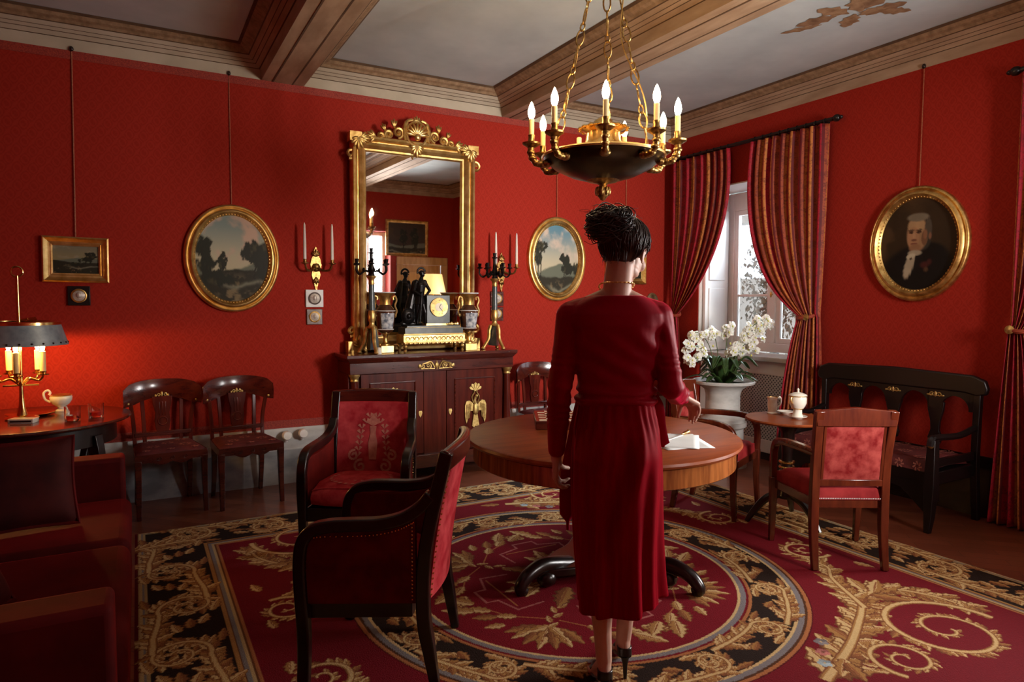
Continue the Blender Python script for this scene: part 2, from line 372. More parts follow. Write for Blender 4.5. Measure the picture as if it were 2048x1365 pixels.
# pierced radiator covers under the sills
def lattice(name):
    t=NT(name); v=t.coord('Generated'); g=t.n('NewGeometry'); s=t.n('SeparateXYZ'); t.l(g.outputs['Position'],s.inputs[0])
    u=t.math('MULTIPLY',t.math('ADD',s.outputs[1],s.outputs[2]),1/.036); w_=t.math('MULTIPLY',t.math('SUBTRACT',s.outputs[1],s.outputs[2]),1/.036)
    a=t.math('ABSOLUTE',t.math('SUBTRACT',t.math('FRACT',u),.5)); b=t.math('ABSOLUTE',t.math('SUBTRACT',t.math('FRACT',w_),.5))
    f=t.math('LESS_THAN',t.math('MAXIMUM',a,b),.27)
    t.set(Base_Color=t.mix(f,(.60,.62,.60),(.07,.08,.08)),Roughness=.6); return t.m
MT['lattice']=lattice('pierced_lattice')
def radcover(a,b,label):
    th=thing('radiator_cover',label,'radiator cover',(XB+.035,(a+b)/2,0)); h=(b-a)/2-.018
    m=MB(); m.box(0,.03,-h,-h+.10,.012,.925); m.box(0,.03,h-.10,h,.012,.925); m.box(0,.03,-h+.1,h-.1,.80,.925); m.box(0,.03,-h+.1,h-.1,.07,.19); m.build('frame','white',th,bevel=.004)
    m=MB(); m.box(.008,.02,-h+.1,h-.1,.19,.80); m.build('lattice_panel','lattice',th)
    m=MB(); m.box(.012,.03,-h+.1,h-.1,.0,.07); m.build('plinth','dark',th)  # dark strip standing in for the shadowed gap under the cover
radcover(*W1,'white radiator cover with pierced lattice panel under the far window')
radcover(*W2,'white radiator cover with pierced lattice panel under the near window')
# window added in the wall behind the camera, in place of a studio softbox
m=MB(); a,b,c,d,y0,y1=WX0,WX1,WZ0,WZ1,YF-.34,YF-.28
m.box(a,a+.06,y0,y1,c,d); m.box(b-.06,b,y0,y1,c,d); m.box(a+.06,b-.06,y0,y1,c,c+.07); m.box(a+.06,b-.06,y0,y1,d-.07,d); m.box((a+b)/2-.025,(a+b)/2+.025,y0,y1,c+.07,d-.07)
w3=struct(m.build('window_3','white',bevel=.005))
m=MB(); m.box(a+.06,b-.06,y0+.02,y0+.026,c+.07,d-.07); m.build('pane','pane',w3)
# shutter folded back along the far jamb
th=thing('window_shutter','pale grey panelled shutter folded open against the window niche','shutter',(XB+.04,W1[1]-.014,0))
m=MB(); m.box(0,.32,-.045,-.012,.98,2.42); m.build('board','white',th,bevel=.004)
for z0,z1 in ((1.05,1.62),(1.70,2.35)):
    m=MB(); m.box(.05,.27,-.051,-.0445,z0,z1); m.build('raised_panel','white',th,bevel=.004)
# exterior: the house opposite and a tree
m=MB(); m.box(9.6,9.9,4.5,14,-1,1.9); m.box(9.6,9.9,4.5,14,2.9,6); m.box(9.6,9.9,4.5,8.2,1.9,2.9); m.box(9.6,9.9,9.2,14,1.9,2.9); m.box(9.5,9.62,4.5,14,3.2,3.3)
o=m.build('neighbouring_house','exterior'); tag(o,'pale cream house front seen through the far window','house')
th=thing('garden_tree','leafy autumn tree outside beyond the open window casement','tree',(8.4,6.95,-1))
m=MB(); m.tube([(0,0,0),(.05,0,1.2),(.0,.05,2.2)],[.10,.08,.05]); m.build('trunk','dark',th)
m=MB()
for i in range(1500):
    p=Vector(RNG.normal(0,1,3)); p.normalize(); q=p*(.3+.7*random.random()); c=(q.x*.5,q.y*.62,2.6+q.z*1.05); s=.03+.035*random.random()
    M_=TR(*c,rz=random.random()*6,rx=random.random()*3,s=s); m.add([(-.5,0,0),(0,-.9,.1),(.5,0,0),(0,.9,.1)],[(0,1,2,3)],M_)
m.build('crown','foliage',th)

# ---------------------------------------------------------------- ceiling: beams and coffers
B1=(.89,1.21); B2=(3.0,3.305)
def beam(k,x0,x1):
    m=MB(); m.box(x0,x1,YF,YA,ZW,ZC); m.k=1; w=x1-x0
    for q in (.24,.70): m.box(x0+w*q,x0+w*q+.012,YF,YA,ZW-.003,ZW)
    m.k=0; m.box(x0+w*.24+.012,x0+w*.70,YF,YA,ZW-.002,ZW)
    struct(m.build('trim_%d'%k,['beam','groove']))
beam(5,*B1); beam(6,*B2); beam(7,-1.22,-.90)
PRF=[((0,ZW),(.012,ZW+.075),0),((.012,ZW+.075),(.020,ZW+.078),2),((.020,ZW+.078),(.045,ZW+.100),0),((.045,ZW+.100),(.050,ZW+.103),2),((.050,ZW+.103),(.070,ZW+.118),0),((.070,ZW+.118),(.075,ZW+.120),2),((.075,ZW+.120),(.100,ZW+.140),0),((.100,ZW+.140),(.108,ZW+.144),2),
 ((.108,ZW+.144),(.125,ZW+.158),1),((.125,ZW+.158),(.150,ZW+.168),1),((.150,ZW+.168),(.170,ZW+.185),1),((.170,ZW+.185),(.188,ZC-.002),2)]
def coffer(k,x0,x1,y0,y1):
    m=MB()
    for (d0,z0),(d1,z1),mi in PRF:
        a=[(x0+d0,y0+d0),(x1-d0,y0+d0),(x1-d0,y1-d0),(x0+d0,y1-d0)]; b=[(x0+d1,y0+d1),(x1-d1,y0+d1),(x1-d1,y1-d1),(x0+d1,y1-d1)]
        for i in range(4):
            j=(i+1)%4; m.k={0:(0 if i==2 else 3),1:1,2:2}[mi]
            m.add([(*a[i],z0),(*a[j],z0),(*b[j],z1),(*b[i],z1)],[(3,2,1,0)])
    struct(m.build('trim_%d'%k,['plaster','moulding','groove','beam'],angle=20))
coffer(8,XL,-1.22,YF,YA); coffer(9,-.90,B1[0],YF,YA); coffer(10,B1[1],B2[0],YF,YA); coffer(11,B2[1],XB,YF,YA)
# painted brown acanthus on the right ceiling field
m=MB()
def leaf2(c,L,W,a,n=7):
    pts=[]
    for i in range(n+1):
        t=i/n; r=W*sin(PI*min(1,t*.93+.03))*(1 if i%2==0 else .62); pts.append((L*t,r))
    pts+= [(L*(1-i/n),-W*sin(PI*min(1,(1-i/n)*.93+.03))*(1 if i%2 else .62)) for i in range(n+1)]
    return [(c[0]+x*cos(a)-y*sin(a),c[1]+x*sin(a)+y*cos(a)) for x,y in pts]
for c,L,W,a in (((4.16,3.12),.27,.045,2.0),((4.12,2.98),.26,.08,1.9),((4.20,2.9),.22,.07,.9),((4.16,2.92),.24,.08,2.9),((4.2,2.86),.26,.09,-2.6),((4.26,2.84),.22,.08,-1.3),((4.3,2.8),.2,.06,-.6),((4.18,2.82),.3,.09,-2.0),((4.02,2.78),.25,.07,-2.4),((4.2,2.8),.12,.1,.3)):
    m.k=random.randint(0,1); m.add([(x,y,ZC-.0035-.0006*len(m.f)/10) for x,y in leaf2(c,L,W,a)],[tuple(range(16))[::-1]])
struct(m.build('trim_12',[mat('umber_ceiling_paint',(.15,.075,.035),(.30,.17,.09),rough=.9,scale=14),mat('sepia_ceiling_paint',(.21,.11,.05),(.36,.22,.12),rough=.9,scale=18)]))
# ---------------------------------------------------------------- dado and braid on the walls
m=MB(); m.box(XL,XB,YA-.018,YA,0,.275); m.k=1; m.box(XL,XB,YA-.026,YA,.275,.285); m.box(XL,XB,YA-.020,YA,.285,.452)
struct(m.build('baseboard_back',['marble_grey','marble']))
m=MB(); m.box(XL,XB,YA-.004,YA,.452,.515); m.box(XL,XB,YA-.004,YA,ZW-.058,ZW); struct(m.build('trim_13','braid'))
m=MB()
for a,b in ((YF,W2[0]),(W2[1],W1[0]),(W1[1],YA-.03)): m.box(XB-.018,XB,a,b,0,.42)
struct(m.build('baseboard_right','dark'))
# door and its case on the wall behind the camera (seen in the mirror)
m=MB(); m.box(DX0,DX0+.12,YF-.02,YF+.03,0,DZ-.12); m.box(DX1-.12,DX1,YF-.02,YF+.03,0,DZ-.12); m.box(DX0,DX1,YF-.02,YF+.03,DZ-.12,DZ+.02)
dr=struct(m.build('door_1','door_wood',bevel=.008))
m=MB(); m.box(DX0+.12,DX1-.12,YF-.06,YF-.02,0,DZ-.12); lf=m.build('door_leaf','door_wood',dr)
for x0,x1,z0,z1 in ((DX0+.22,DX1-.22,.2,.85),(DX0+.22,DX1-.22,1.0,1.84)):
    m=MB(); m.box(x0,x1,YF-.022,YF-.008,z0,z1); m.build('raised_panel','door_wood',lf,bevel=.008)
m=MB(); m.sphere((DX0+.18,YF+.03,1.0),.03,12); m.build('door_knob','brass',lf)
# ---------------------------------------------------------------- gondola side chairs along the back wall
def wreath(mb,c,r,k,M,n=9,z=0):
    """small woven wreath: ring of leaf quads"""
    for i in range(n):
        a=.5+i*(2*PI-1.0)/(n-1)-PI/2+PI/2
        x,y=c[0]+r*sin(a),c[1]-r*cos(a); M2=M@TR(x,y,z,rz=a+.5)
        mb.k=k; mb.add([(-.006,-.011,0),(.006,-.011,0),(.004,.012,0),(-.004,.012,0)],[(0,1,2,3)],M2)
def gondola(label,loc,rz,group):
    t=thing('gondola_chair',label,'chair',loc,rz,group)
    # seat: upholstered slip seat over a shaped rail (front at -y)
    f,b,d0,d1=.225,.195,-.215,.20
    m=MB(); m.hexa([(-f,d0,.385),(f,d0,.385),(b,d1,.385),(-b,d1,.385)],[(-f,d0,.440),(f,d0,.440),(b,d1,.440),(-b,d1,.440)])
    sc=[(-.12+.24*i/14,.385-.022*abs(sin(PI*i/7))) for i in range(15)]
    m.add([(x,d0-.003,z) for x,z in sc]+[(x,d0-.003,.40) for x,z in sc]+[(x,d0+.012,z) for x,z in sc],[(i,i+1,16+i,15+i) for i in range(14)]+[(30+i,31+i,i+1,i) for i in range(14)])
    for q in (-.08,0,.08): m.tube(spiral((q,.405),.004,.016,0,1.2,12,y=d0-.004),.0022,5)
    m.build('seat_rail','wood',t,bevel=.004)
    m=MB()
    def sf(u,v):
        y=lerp(d0+.006,d1-.012,v); w=lerp(f-.006,b-.006,v); x=lerp(-w,w,u); e=max(0,1-(abs(u-.5)*2)**6)*max(0,1-(abs(v-.5)*2)**6)
        return (x,y,.440+.028*e**.5)
    m.grid(sf,16,16)
    for cx,cy in ((-.1,-.10),(.1,-.10),(0,-.005),(-.1,.09),(.1,.09)): wreath(m,(cx,cy),.030,1,TR(0,0,.4695))
    for cx in (-.15,.15,0): wreath(m,(cx,-.19),.016,1,TR(0,0,.464),5)
    m.build('seat','seatcloth seatmotif'.split(),t,angle=80)
    for s in (-1,1):
        m=MB(); P=spline([(s*.205,-.195,.40),(s*.205,-.197,.2),(s*.208,-.205,0)],5); m.tube(P,[lerp(.021,.014,i/10) for i in range(11)],prof=[(-1,-1),(1,-1),(1,1),(-1,1)],up=(0,1,0)); m.build('front_leg','wood',t,bevel=.003)
        m=MB(); P=spline([(s*.172,.175,.44),(s*.172,.185,.22),(s*.175,.235,0)],6); m.tube(P,[lerp(.020,.014,i/12) for i in range(13)],prof=[(-1,-1),(1,-1),(1,1),(-1,1)],up=(0,1,0)); m.build('rear_leg','wood',t,bevel=.003)
        for xx,top,r in ((.182,.74,.013),(.118,.80,.013)):
            m=MB(); P=spline([(s*xx,.178,.42),(s*(xx+.004),.185,.58),(s*(xx+(.022 if xx>.15 else .012)),.205-(.05 if xx>.15 else 0),top)],6); m.tube(P,r,prof=[(-1,-.7),(1,-.7),(1,.7),(-1,.7)],up=(0,1,0)); m.build('stile','wood_v',t,bevel=.003)
    # broad drooping crest tablet, wrapping forward at its ends
    def cr(u,v):
        a=(u-.5)*2; x=.252*a; y=.212-.085*a*a; top=.905-.045*abs(a)**3-.02*max(0,abs(a)-.85)/.15; bot=.765+.015*cos(PI*a*1.5) - .045*max(0,abs(a)-.55)/.45
        if abs(a)<.30: bot-=.012*(1-abs(a)/.3)
        return x,y,top,bot
    m=MB(); N=26
    for sgn,th in ((1,-.011),(-1,.011)):
        m.grid(lambda u,v: (lambda q:(q[0],q[1]+th-.012*sin(PI*v),lerp(q[3],q[2],v)))(cr(u,v)) ,N,8)
    n=(N+1)*9; nv=8; r=N+1
    ring=[i for i in range(r)]+[j*r+N for j in range(1,nv+1)]+[nv*r+i for i in range(N-1,-1,-1)]+[j*r for j in range(nv-1,0,-1)]
    m.f=[list(f) if i<N*8 else list(f)[::-1] for i,f in enumerate(m.f)]
    for i in range(len(ring)):
        a,b_=ring[i],ring[(i+1)%len(ring)]; m.f.append([b_,a,n+a,n+b_]); m.mi.append(0)
    c=m.build('crest_rail','wood',t,angle=50)
    m=MB()
    M0=TR(0,.178,0); m.sphere((0,.186,.795),(.008,.006,.02),8)
    for s in (-1,1):
        m.tube([(q[0],.186,q[2]) for q in spiral((s*.022,.792),.004,.012,0,1.3*s,12)],.003,5); m.sphere((s*.04,.186,.785),(.008,.005,.011),8)
    m.box(-.045,.045,.182,.192,.772,.778); m.build('gilt_mount','ormolu',c)
    for s in (-1,1):
        m=MB(); m.sphere((s*.222,.135,.745),(.011,.009,.011),8); m.build('gilt_boss','ormolu',c)
    # lyre splat and lower back rail
    m=MB(); out=[(.03,.50),(.045,.545),(.052,.60),(.045,.66),(.060,.72),(.066,.78)]
    pts=[(x,z) for x,z in out]+[(-x,z) for x,z in out[::-1]]
    m.prism(pts,-.010,.010,Matrix.Translation((0,.190,0))@Matrix.Rotation(PI/2,4,'X'))
    m.torus((0,.178,.60),.03,.006,18,6,axis='y'); m.tube([(-.02,.178,.64),(-.02,.178,.74)],.004,5); m.tube([(.02,.178,.64),(.02,.178,.74)],.004,5); m.tube([(0,.178,.64),(0,.178,.74)],.004,5)
    m.build('splat','wood_v',t,bevel=.003)
    m=MB(); m.box(-.185,.185,.170,.192,.495,.525); m.build('back_rail','wood',t,bevel=.004)
    return t
GC='side chairs along the back wall'
gc=gondola('dark mahogany side chair beside the round lamp table, left of two under the oval landscape',(.165,5.315,0),R(6),GC)
dup(gc,(.672,5.285,0),R(7),'dark mahogany side chair next to the radiator valves, right of two under the oval landscape')
dup(gc,(3.30,5.28,0),R(4),'dark mahogany side chair to the right of the tall cabinet, behind the round table')

# ---------------------------------------------------------------- upholstered tub armchairs
def armchair(label,loc,rz,group):
    """front at -y; swept arms run from the tall back down to the front legs in one line"""
    t=thing('upholstered_armchair',label,'armchair',loc,rz,group)
    FW,BW,D=.282,.240,.212
    sq=[(-1,-1),(1,-1),(1,1),(-1,1)]
    m=MB(); m.hexa([(-FW+.02,-D,.26),(FW-.02,-D,.26),(BW-.02,D-.02,.26),(-BW+.02,D-.02,.26)],[(-FW+.02,-D,.335),(FW-.02,-D,.335),(BW-.02,D-.02,.335),(-BW+.02,D-.02,.335)]); m.build('seat_rail','dark',t,bevel=.004)
    # seat cushion, bowed at the front
    m=MB()
    def cush(u,v):
        a=(u-.5)*2
        th=v*PI; y0=-D-.015-.035*(1-a*a); 
        return None
    prof=[]
    def sec(a):
        w=1-abs(a)**8*.12; yf=-D-.005-.045*(1-a*a); h=.345; top=.345+.105*(1-.25*abs(a)**4)
        return [(yf+.05,h),(yf+.008,h+.012),(yf-.002,h+.05),(yf+.010,top-.015),(yf+.04,top),(-.05,top+.018),(.12,top+.012),(D-.06,top),(D-.04,h)]
    N=18; S=[sec((i/N-.5)*2) for i in range(N+1)]; K=len(S[0])
    vs=[]
    for i in range(N+1):
        a=(i/N-.5)*2
        for y,z in S[i]: vs.append(((FW-.045)*a*(1 if y<0 else lerp(1,(BW-.04)/(FW-.045),y/D)),y,z))
    fs=[(i*K+k,(i+1)*K+k,(i+1)*K+k+1,i*K+k+1) for i in range(N) for k in range(K-1)]+[tuple(range(K-1,-1,-1)),tuple(N*K+k for k in range(K))]
    m.add(vs,fs); 
    MOT=TR(0,-.03,.4655)
    for rr,n in ((.075,14),(.145,26)):
        for i in range(n):
            a=2*PI*i/n; M2=MOT@TR(rr*1.15*cos(a),rr*sin(a)*.95,-.002 if rr<.1 else -.0045,rz=a); m.k=1; m.add([(-.012,-.010,0),(.012,-.007,0),(.012,.007,0),(-.012,.010,0)],[(0,1,2,3)],M2)
    m.k=1; m.add([(.045*cos(2*PI*i/14),-.03+.04*sin(2*PI*i/14)*(.8+.2*(i%2)),.4655) for i in range(14)],[tuple(range(14))])
    m.build('seat_cushion',['velvet_pale','motif'],t,angle=70)
    # piping
    m=MB(); m.tube([((FW-.045)*a,-D+.03-.045*(1-a*a),.447+.0-.026*abs(a)**4+.003) for a in [(i/20-.5)*2 for i in range(21)]],.005,6); m.build('piping','velvet_pale',t)
    for s in (-1,1):
        # arm: rear post foot up, over, down to the front foot
        m=MB(); P=spline([(s*FW,-D,0),(s*FW,-D+.005,.20),(s*FW,-D-.005,.42),(s*FW,-D+.0,.545),(s*FW,-D+.035,.605),(s*FW,-D+.10,.628),(s*(FW-.006),-.02,.634),(s*(FW-.014),.08,.638),(s*(BW+.012),.165,.656),(s*BW,.228,.694),(s*BW,.272,.745)],6)
        n=len(P); rr=[]
        for i,p in enumerate(P):
            z=p[2]; k=min(1,i/12); rr.append((.0235,lerp(.016,.026,k) if z<.5 else .025))
        m.tube(P,rr,prof=sq,up=(1,0,0)); a=m.build('arm','dark',t,bevel=.008,seg=3)
        m=MB(); P=spline([(s*BW,.285,0),(s*BW,.262,.14),(s*BW,.240,.30),(s*BW,.252,.55),(s*(BW-.004),.330,.905)],7); m.tube(P,[lerp(.017,.025,min(1,i/10)) for i in range(len(P))],prof=sq,up=(1,0,0)); m.build('rear_post','dark',t,bevel=.006,seg=3)
        # upholstered side panel
        top=[(-.198,.592),(-.14,.604),(-.02,.606),(.07,.612),(.15,.630),(.205,.658)]
        m=MB(); poly=[(-.205,.335)]+[(-.205,.56)]+top+[(.208,.335)]
        for off,rev in ((s*.014,False),(-s*.014,True)):
            vs=[(s*lerp(FW-.008,BW-.004,(y+D)/(2*D))+off,y,z) for y,z in poly]; m.add(vs,[tuple(range(len(vs)))[::1 if (s>0)!=rev else -1]])
        k=len(poly)
        m.f+= [[i,(i+1)%k,k+(i+1)%k,k+i] for i in range(k)]; m.mi+=[0]*k
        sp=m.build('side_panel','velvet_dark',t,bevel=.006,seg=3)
        m=MB()
        edge=[(-.214,.345+.0)]; L=[(-.197,lerp(.345,.575,i/14)) for i in range(15)]+[(y,z-.018) for y,z in spline([(a,b,0) for a,b in top],6) and [(q[0],q[1]) for q in spline([(a,b,0) for a,b in top],6)]]+[(.200,lerp(.635,.345,i/20)) for i in range(21)]
        for y,z in L: m.sphere((s*(lerp(FW-.008,BW-.004,(y+D)/(2*D))+.0165),y,z),.0042,6)
        tag(m.build('nail_trim','brass',sp),kind='stuff')
    # concave upholstered back between the posts, both faces
    def bk(u,v,off):
        a=(u-.5)*2; z=lerp(.335,.845,v); t_=(z-.30)/.605; y=lerp(.240,.330,max(0,t_)**1.5)+.03*(1-a*a)*.9
        return ((BW-.018)*a,y+off,z)
    m=MB(); nu,nv=14,12
    m.grid(lambda u,v:bk(u,v,-.026-.014*sin(PI*v)*sin(PI*u)),nu,nv); m.f=[f[::1] for f in m.f]
    n=len(m.v); m.k=1; c0=len(m.f); m.grid(lambda u,v:bk(u,v,.020),nu,nv); m.f=m.f[:c0]+[f[::-1] for f in m.f[c0:]]
    r=nu+1; ring=list(range(r))+[j*r+nu for j in range(1,nv+1)]+[nv*r+i for i in range(nu-1,-1,-1)]+[j*r for j in range(nv-1,0,-1)]
    for i in range(len(ring)): a_,b_=ring[i],ring[(i+1)%len(ring)]; m.f.append([b_,a_,n+a_,n+b_]); m.mi.append(0)
    # woven lyre and laurel motif on the front face
    def onb(x,z,e=.0415):
        u=(x/(BW-.018)+1)/2; v=(z-.335)/.51; p=bk(u,v,-.026-.014*sin(PI*v)*sin(PI*u)-.003); return p
    m.k=2
    def patch(pts): m.add([onb(x,z) for x,z in pts],[tuple(range(len(pts)))])
    for s in (-1,1):
        for i in range(8):
            z=.52+.033*i; x=s*(.088-.004*i if i<6 else .062-.02*(i-5)); patch([(x,z),(x+s*.028,z+.020),(x+s*.012,z+.030)][::s]); patch([(x,z),(x-s*.022,z+.022),(x-s*.004,z+.03)][::-s])
        for c,r0 in (((s*.115,.525),.034),((s*.075,.46),.042)):
            P=[(c[0]+s*r*cos(a),c[1]+r*sin(a)) for r,a in [(lerp(.008,r0,i/18),2.6*PI*i/18) for i in range(19)]]
            for i in range(18):
                (x0,z0),(x1,z1)=P[i],P[i+1]; dx,dz=x1-x0,z1-z0; L=math.hypot(dx,dz)+1e-9; nx,nz=-dz/L*.007,dx/L*.007; patch([(x0-nx,z0-nz),(x1-nx,z1-nz),(x1+nx,z1+nz),(x0+nx,z0+nz)][::s])
    patch([(-.022,.50),(.022,.50),(.028,.60),(.016,.66),(.02,.70),(-.02,.70),(-.016,.66),(-.028,.60)]); patch([(-.05,.725),(.0,.70),(.05,.725),(.022,.745),(0,.775),(-.022,.745)])
    m.build('back',['velvet_pale','velvet_pale','motif'],t,angle=60)
    m=MB()
    for i in range(24):
        z=lerp(.35,.83,i/23)
        for s in (-1,1):
            p=bk(.5+s*.485,(z-.335)/.51,.0215); m.sphere(p,.0042,6)
    tag(m.build('nail_trim','brass',t),kind='stuff')
    # curved top rail with rolled edge
    m=MB(); P=[]
    for i in range(15):
        a=(i/14-.5)*2; P.append(((BW+.014)*a,.322+.034*(1-a*a),.872+.010*(1-a*a)))
    m.tube(P,(.036,.020),prof=[(-1,-1),(1,-1),(1.15,0),(1,1),(-1,1)],up=(0,1,0)); m.build('top_rail','wood',t,bevel=.007,seg=3)
    return t
AG='tub armchairs on the left half of the rug'
ac=armchair('tub armchair standing by the cabinet, open front with gold woven wreath on its back',(1.115,3.765,0),math.atan2(-.50,.866)*1.0,AG)
# second one turned away: front towards the sofa corner
def facing(dx,dy): return math.atan2(dx,-dy)
ac.rotation_euler[2]=facing(-.50,-.866)
dup(ac,(.850,2.668,0),facing(-.836,.548),'tub armchair nearest the camera seen from its nail-trimmed side and bright back')

# ---------------------------------------------------------------- open armchairs with square backs
def openchair(label,loc,rz,group):
    t=thing('open_armchair',label,'armchair',loc,rz,group)
    FW,BW,D=.258,.190,.21; sq=[(-1,-1),(1,-1),(1,1),(-1,1)]
    for s in (-1,1):
        m=MB(); P=spline([(s*FW,-D,.40),(s*FW,-D,.2),(s*FW,-D-.012,0)],5); m.tube(P,[lerp(.022,.015,i/10) for i in range(11)],prof=sq,up=(0,1,0)); m.build('front_leg','wood_chair',t,bevel=.004)
        m=MB(); P=spline([(s*BW,D+.035,0),(s*BW,D+.005,.20),(s*BW,D,.40),(s*BW,D+.01,.62),(s*(BW+.008),D+.055,.885)],6); m.tube(P,[lerp(.017,.022,min(1,i/8)) for i in range(len(P))],prof=sq,up=(1,0,0)); m.build('rear_post','wood_chair',t,bevel=.004)
        m=MB(); P=spline([(s*(BW+.004),D+.012,.645),(s*(BW+.03),.08,.648),(s*(FW-.01),-.07,.645),(s*FW,-.155,.628),(s*FW,-.198,.585),(s*FW,-.212,.52),(s*FW,-D,.40)],7); m.tube(P,(.020,.018),prof=[(-1,-.8),(-.8,-1),(.8,-1),(1,-.8),(1,.8),(.8,1),(-.8,1),(-1,.8)],up=(1,0,0)); m.build('arm','wood_chair',t)
    m=MB(); m.hexa([(-FW,-D,.335),(FW,-D,.335),(BW,D,.335),(-BW,D,.335)],[(-FW,-D,.385),(FW,-D,.385),(BW,D,.385),(-BW,D,.385)]); m.build('seat_rail','wood_chair',t,bevel=.004)
    m=MB(); N=14
    def st(u,v):
        e=(1-abs(2*u-1)**7)*(1-abs(2*v-1)**7); w=lerp(FW-.012,BW-.012,v); return (lerp(-w,w,u),lerp(-D+.012,D+.0,v),.442+.032*e**.6)
    m.grid(st,N,N); n=len(m.v); r=N+1; ring=list(range(r))+[j*r+N for j in range(1,N+1)]+[N*r+i for i in range(N-1,-1,-1)]+[j*r for j in range(N-1,0,-1)]
    low=[(m.v[i][0],m.v[i][1]-(.004 if m.v[i][1]<0 else -.012),.385) for i in ring]; m.add(low,[])
    for i in range(len(ring)): a_,b_=ring[i],ring[(i+1)%len(ring)]; m.f.append([b_,a_,n+i,n+(i+1)%len(ring)]); m.mi.append(0)
    st_=m.build('seat','velvet',t,angle=60)
    m=MB()
    for i in range(38): m.sphere((lerp(-BW+.016,BW-.016,i/37),D+.0125,.392),.0038,6)
    for z in (.40,.41,.42,.43):
        for s in (-1,1): m.sphere((s*(BW-.016),D+.0125,z+.004),.0036,6)
    tag(m.build('nail_trim','pale_metal',st_),kind='stuff')
    # back: stiles joined by rails, upholstered panel, pedimented top
    def y(z): return D+.005+.05*max(0,(z-.45)/.435)**1.6
    m=MB(); pts=[(-BW-.022,.80),(BW+.022,.80),(BW+.026,.882),(BW*.55,.893),(0,.903),(-BW*.55,.893),(-BW-.026,.882)]
    m.prism(pts,-.020,.020,Matrix.Translation((0,y(.85),0))@Matrix.Rotation(PI/2,4,'X')); m.build('top_rail','wood_chair',t,bevel=.004)
    m=MB(); m.box(-BW,BW,y(.47)-.016,y(.47)+.016,.462,.500); m.build('lower_rail','wood_chair',t,bevel=.004)
    m=MB(); m.grid(lambda u,v:(lerp(-BW+.028,BW-.028,u),y(lerp(.50,.805,v))+.012+.010*(1-abs(2*u-1)**6)*(1-abs(2*v-1)**6),lerp(.50,.805,v)),14,12); c0=len(m.f)
    m.grid(lambda u,v:(lerp(-BW+.028,BW-.028,u),y(lerp(.50,.805,v))-.012-.016*(1-abs(2*u-1)**4)*(1-abs(2*v-1)**4),lerp(.50,.805,v)),14,12); m.f=[f[::-1] for f in m.f[:c0]]+m.f[c0:]
    m.build('back_panel','velvet_mid',t,angle=70)
    m=MB()
    for s in (-1,1): m.hexa([(s*(BW-.03)-.008,y(.5)-.014,.50),(s*(BW-.03)+.008,y(.5)-.014,.50),(s*(BW-.03)+.008,y(.5)+.014,.50),(s*(BW-.03)-.008,y(.5)+.014,.50)],[(s*(BW-.03)-.008,y(.805)-.014,.805),(s*(BW-.03)+.008,y(.805)-.014,.805),(s*(BW-.03)+.008,y(.805)+.014,.805),(s*(BW-.03)-.008,y(.805)+.014,.805)])
    m.box(-BW+.02,BW-.02,y(.80)-.013,y(.80)+.013,.792,.806); m.build('panel_bead','wood_chair',t,bevel=.003)
    return t
OG='open armchairs on the right of the rug'
oc=openchair('open armchair with its square red velvet back turned to the camera, by the tea table',(3.50,2.475,0),facing(.50,.866),OG)
dup(oc,(3.60,3.465,0),facing(.42,-.908),'open armchair half hidden behind the round table, in front of the marble planter')

# ---------------------------------------------------------------- black settee against the right wall
t=thing('settee','long black open-back settee with patterned red seat between the windows','settee',(4.665,2.98,0),0); t.scale=(1,.95,1)
L=.62
m=MB()   # crest with drooping rounded ends (runs along y)
pts=[(-L-.04,.86),(-L-.05,.90),(-L-.03,.955),(-L+.05,.985),(0,1.0),(L-.05,.985),(L+.03,.955),(L+.05,.90),(L+.04,.86),(L-.02,.845),(L-.10,.862),(0,.862),(-L+.10,.862),(-L+.02,.845)]
m.prism(pts,-.022,.022,Matrix.Translation((.245,0,0))@Matrix.Rotation(PI/2,4,'Z')@Matrix.Rotation(PI/2,4,'X')); m.build('crest_rail','bench',t,bevel=.012,seg=3)
for k,(a,b) in enumerate(((-.60,-.37),(-.115,.115),(.37,.60))): pass
# arcaded back: pierced board made of spandrels and four lyre splats
ar=[(-.455,.098),(-.165,.105),(.165,.105),(.455,.098)]
m=MB()
for c,r in ar:
    P=[(c+r*cos(PI*i/12),.735+r*sin(PI*i/12)) for i in range(13)]
    for i in range(12):
        (y0,z0),(y1,z1)=P[i],P[i+1]; m.hexa([(.232,y1,z1),(.258,y1,z1),(.258,y0,z0),(.232,y0,z0)],[(.232,y1,.868),(.258,y1,.868),(.258,y0,.868),(.232,y0,.868)])
for y0,y1 in ((-.62,-.55),(-.357,-.265),(-.06,.06),(.265,.357),(.55,.62)): m.box(.232,.258,y0,y1,.735,.868)
m.build('arcade','bench',t)
for yc in (-.32,0,.32):
    m=MB(); out=[(.035,.48),(.05,.52),(.03,.58),(.034,.64),(.055,.72),(.06,.78)]; p=[(a,z) for a,z in out]+[(-a,z) for a,z in out[::-1]]
    m.prism(p,-.012,.012,Matrix.Translation((.245,yc,0))@Matrix.Rotation(PI/2,4,'Z')@Matrix.Rotation(PI/2,4,'X')); sp=m.build('splat','bench',t,bevel=.003)
    m=MB()
    for s in (-1,1): m.tube([(.229,yc+s*.028+q[0],q[2]) for q in spiral((0,.83),.004,.017,PI/2,1.2*s,14)],.0035,5); m.sphere((.229,yc+s*.052,.825),(.004,.012,.007),8)
    m.sphere((.229,yc,.832),(.005,.010,.020),8); m.box(.229,.233,yc-.055,yc+.055,.820,.826); m.build('gilt_mount','ormolu',sp)
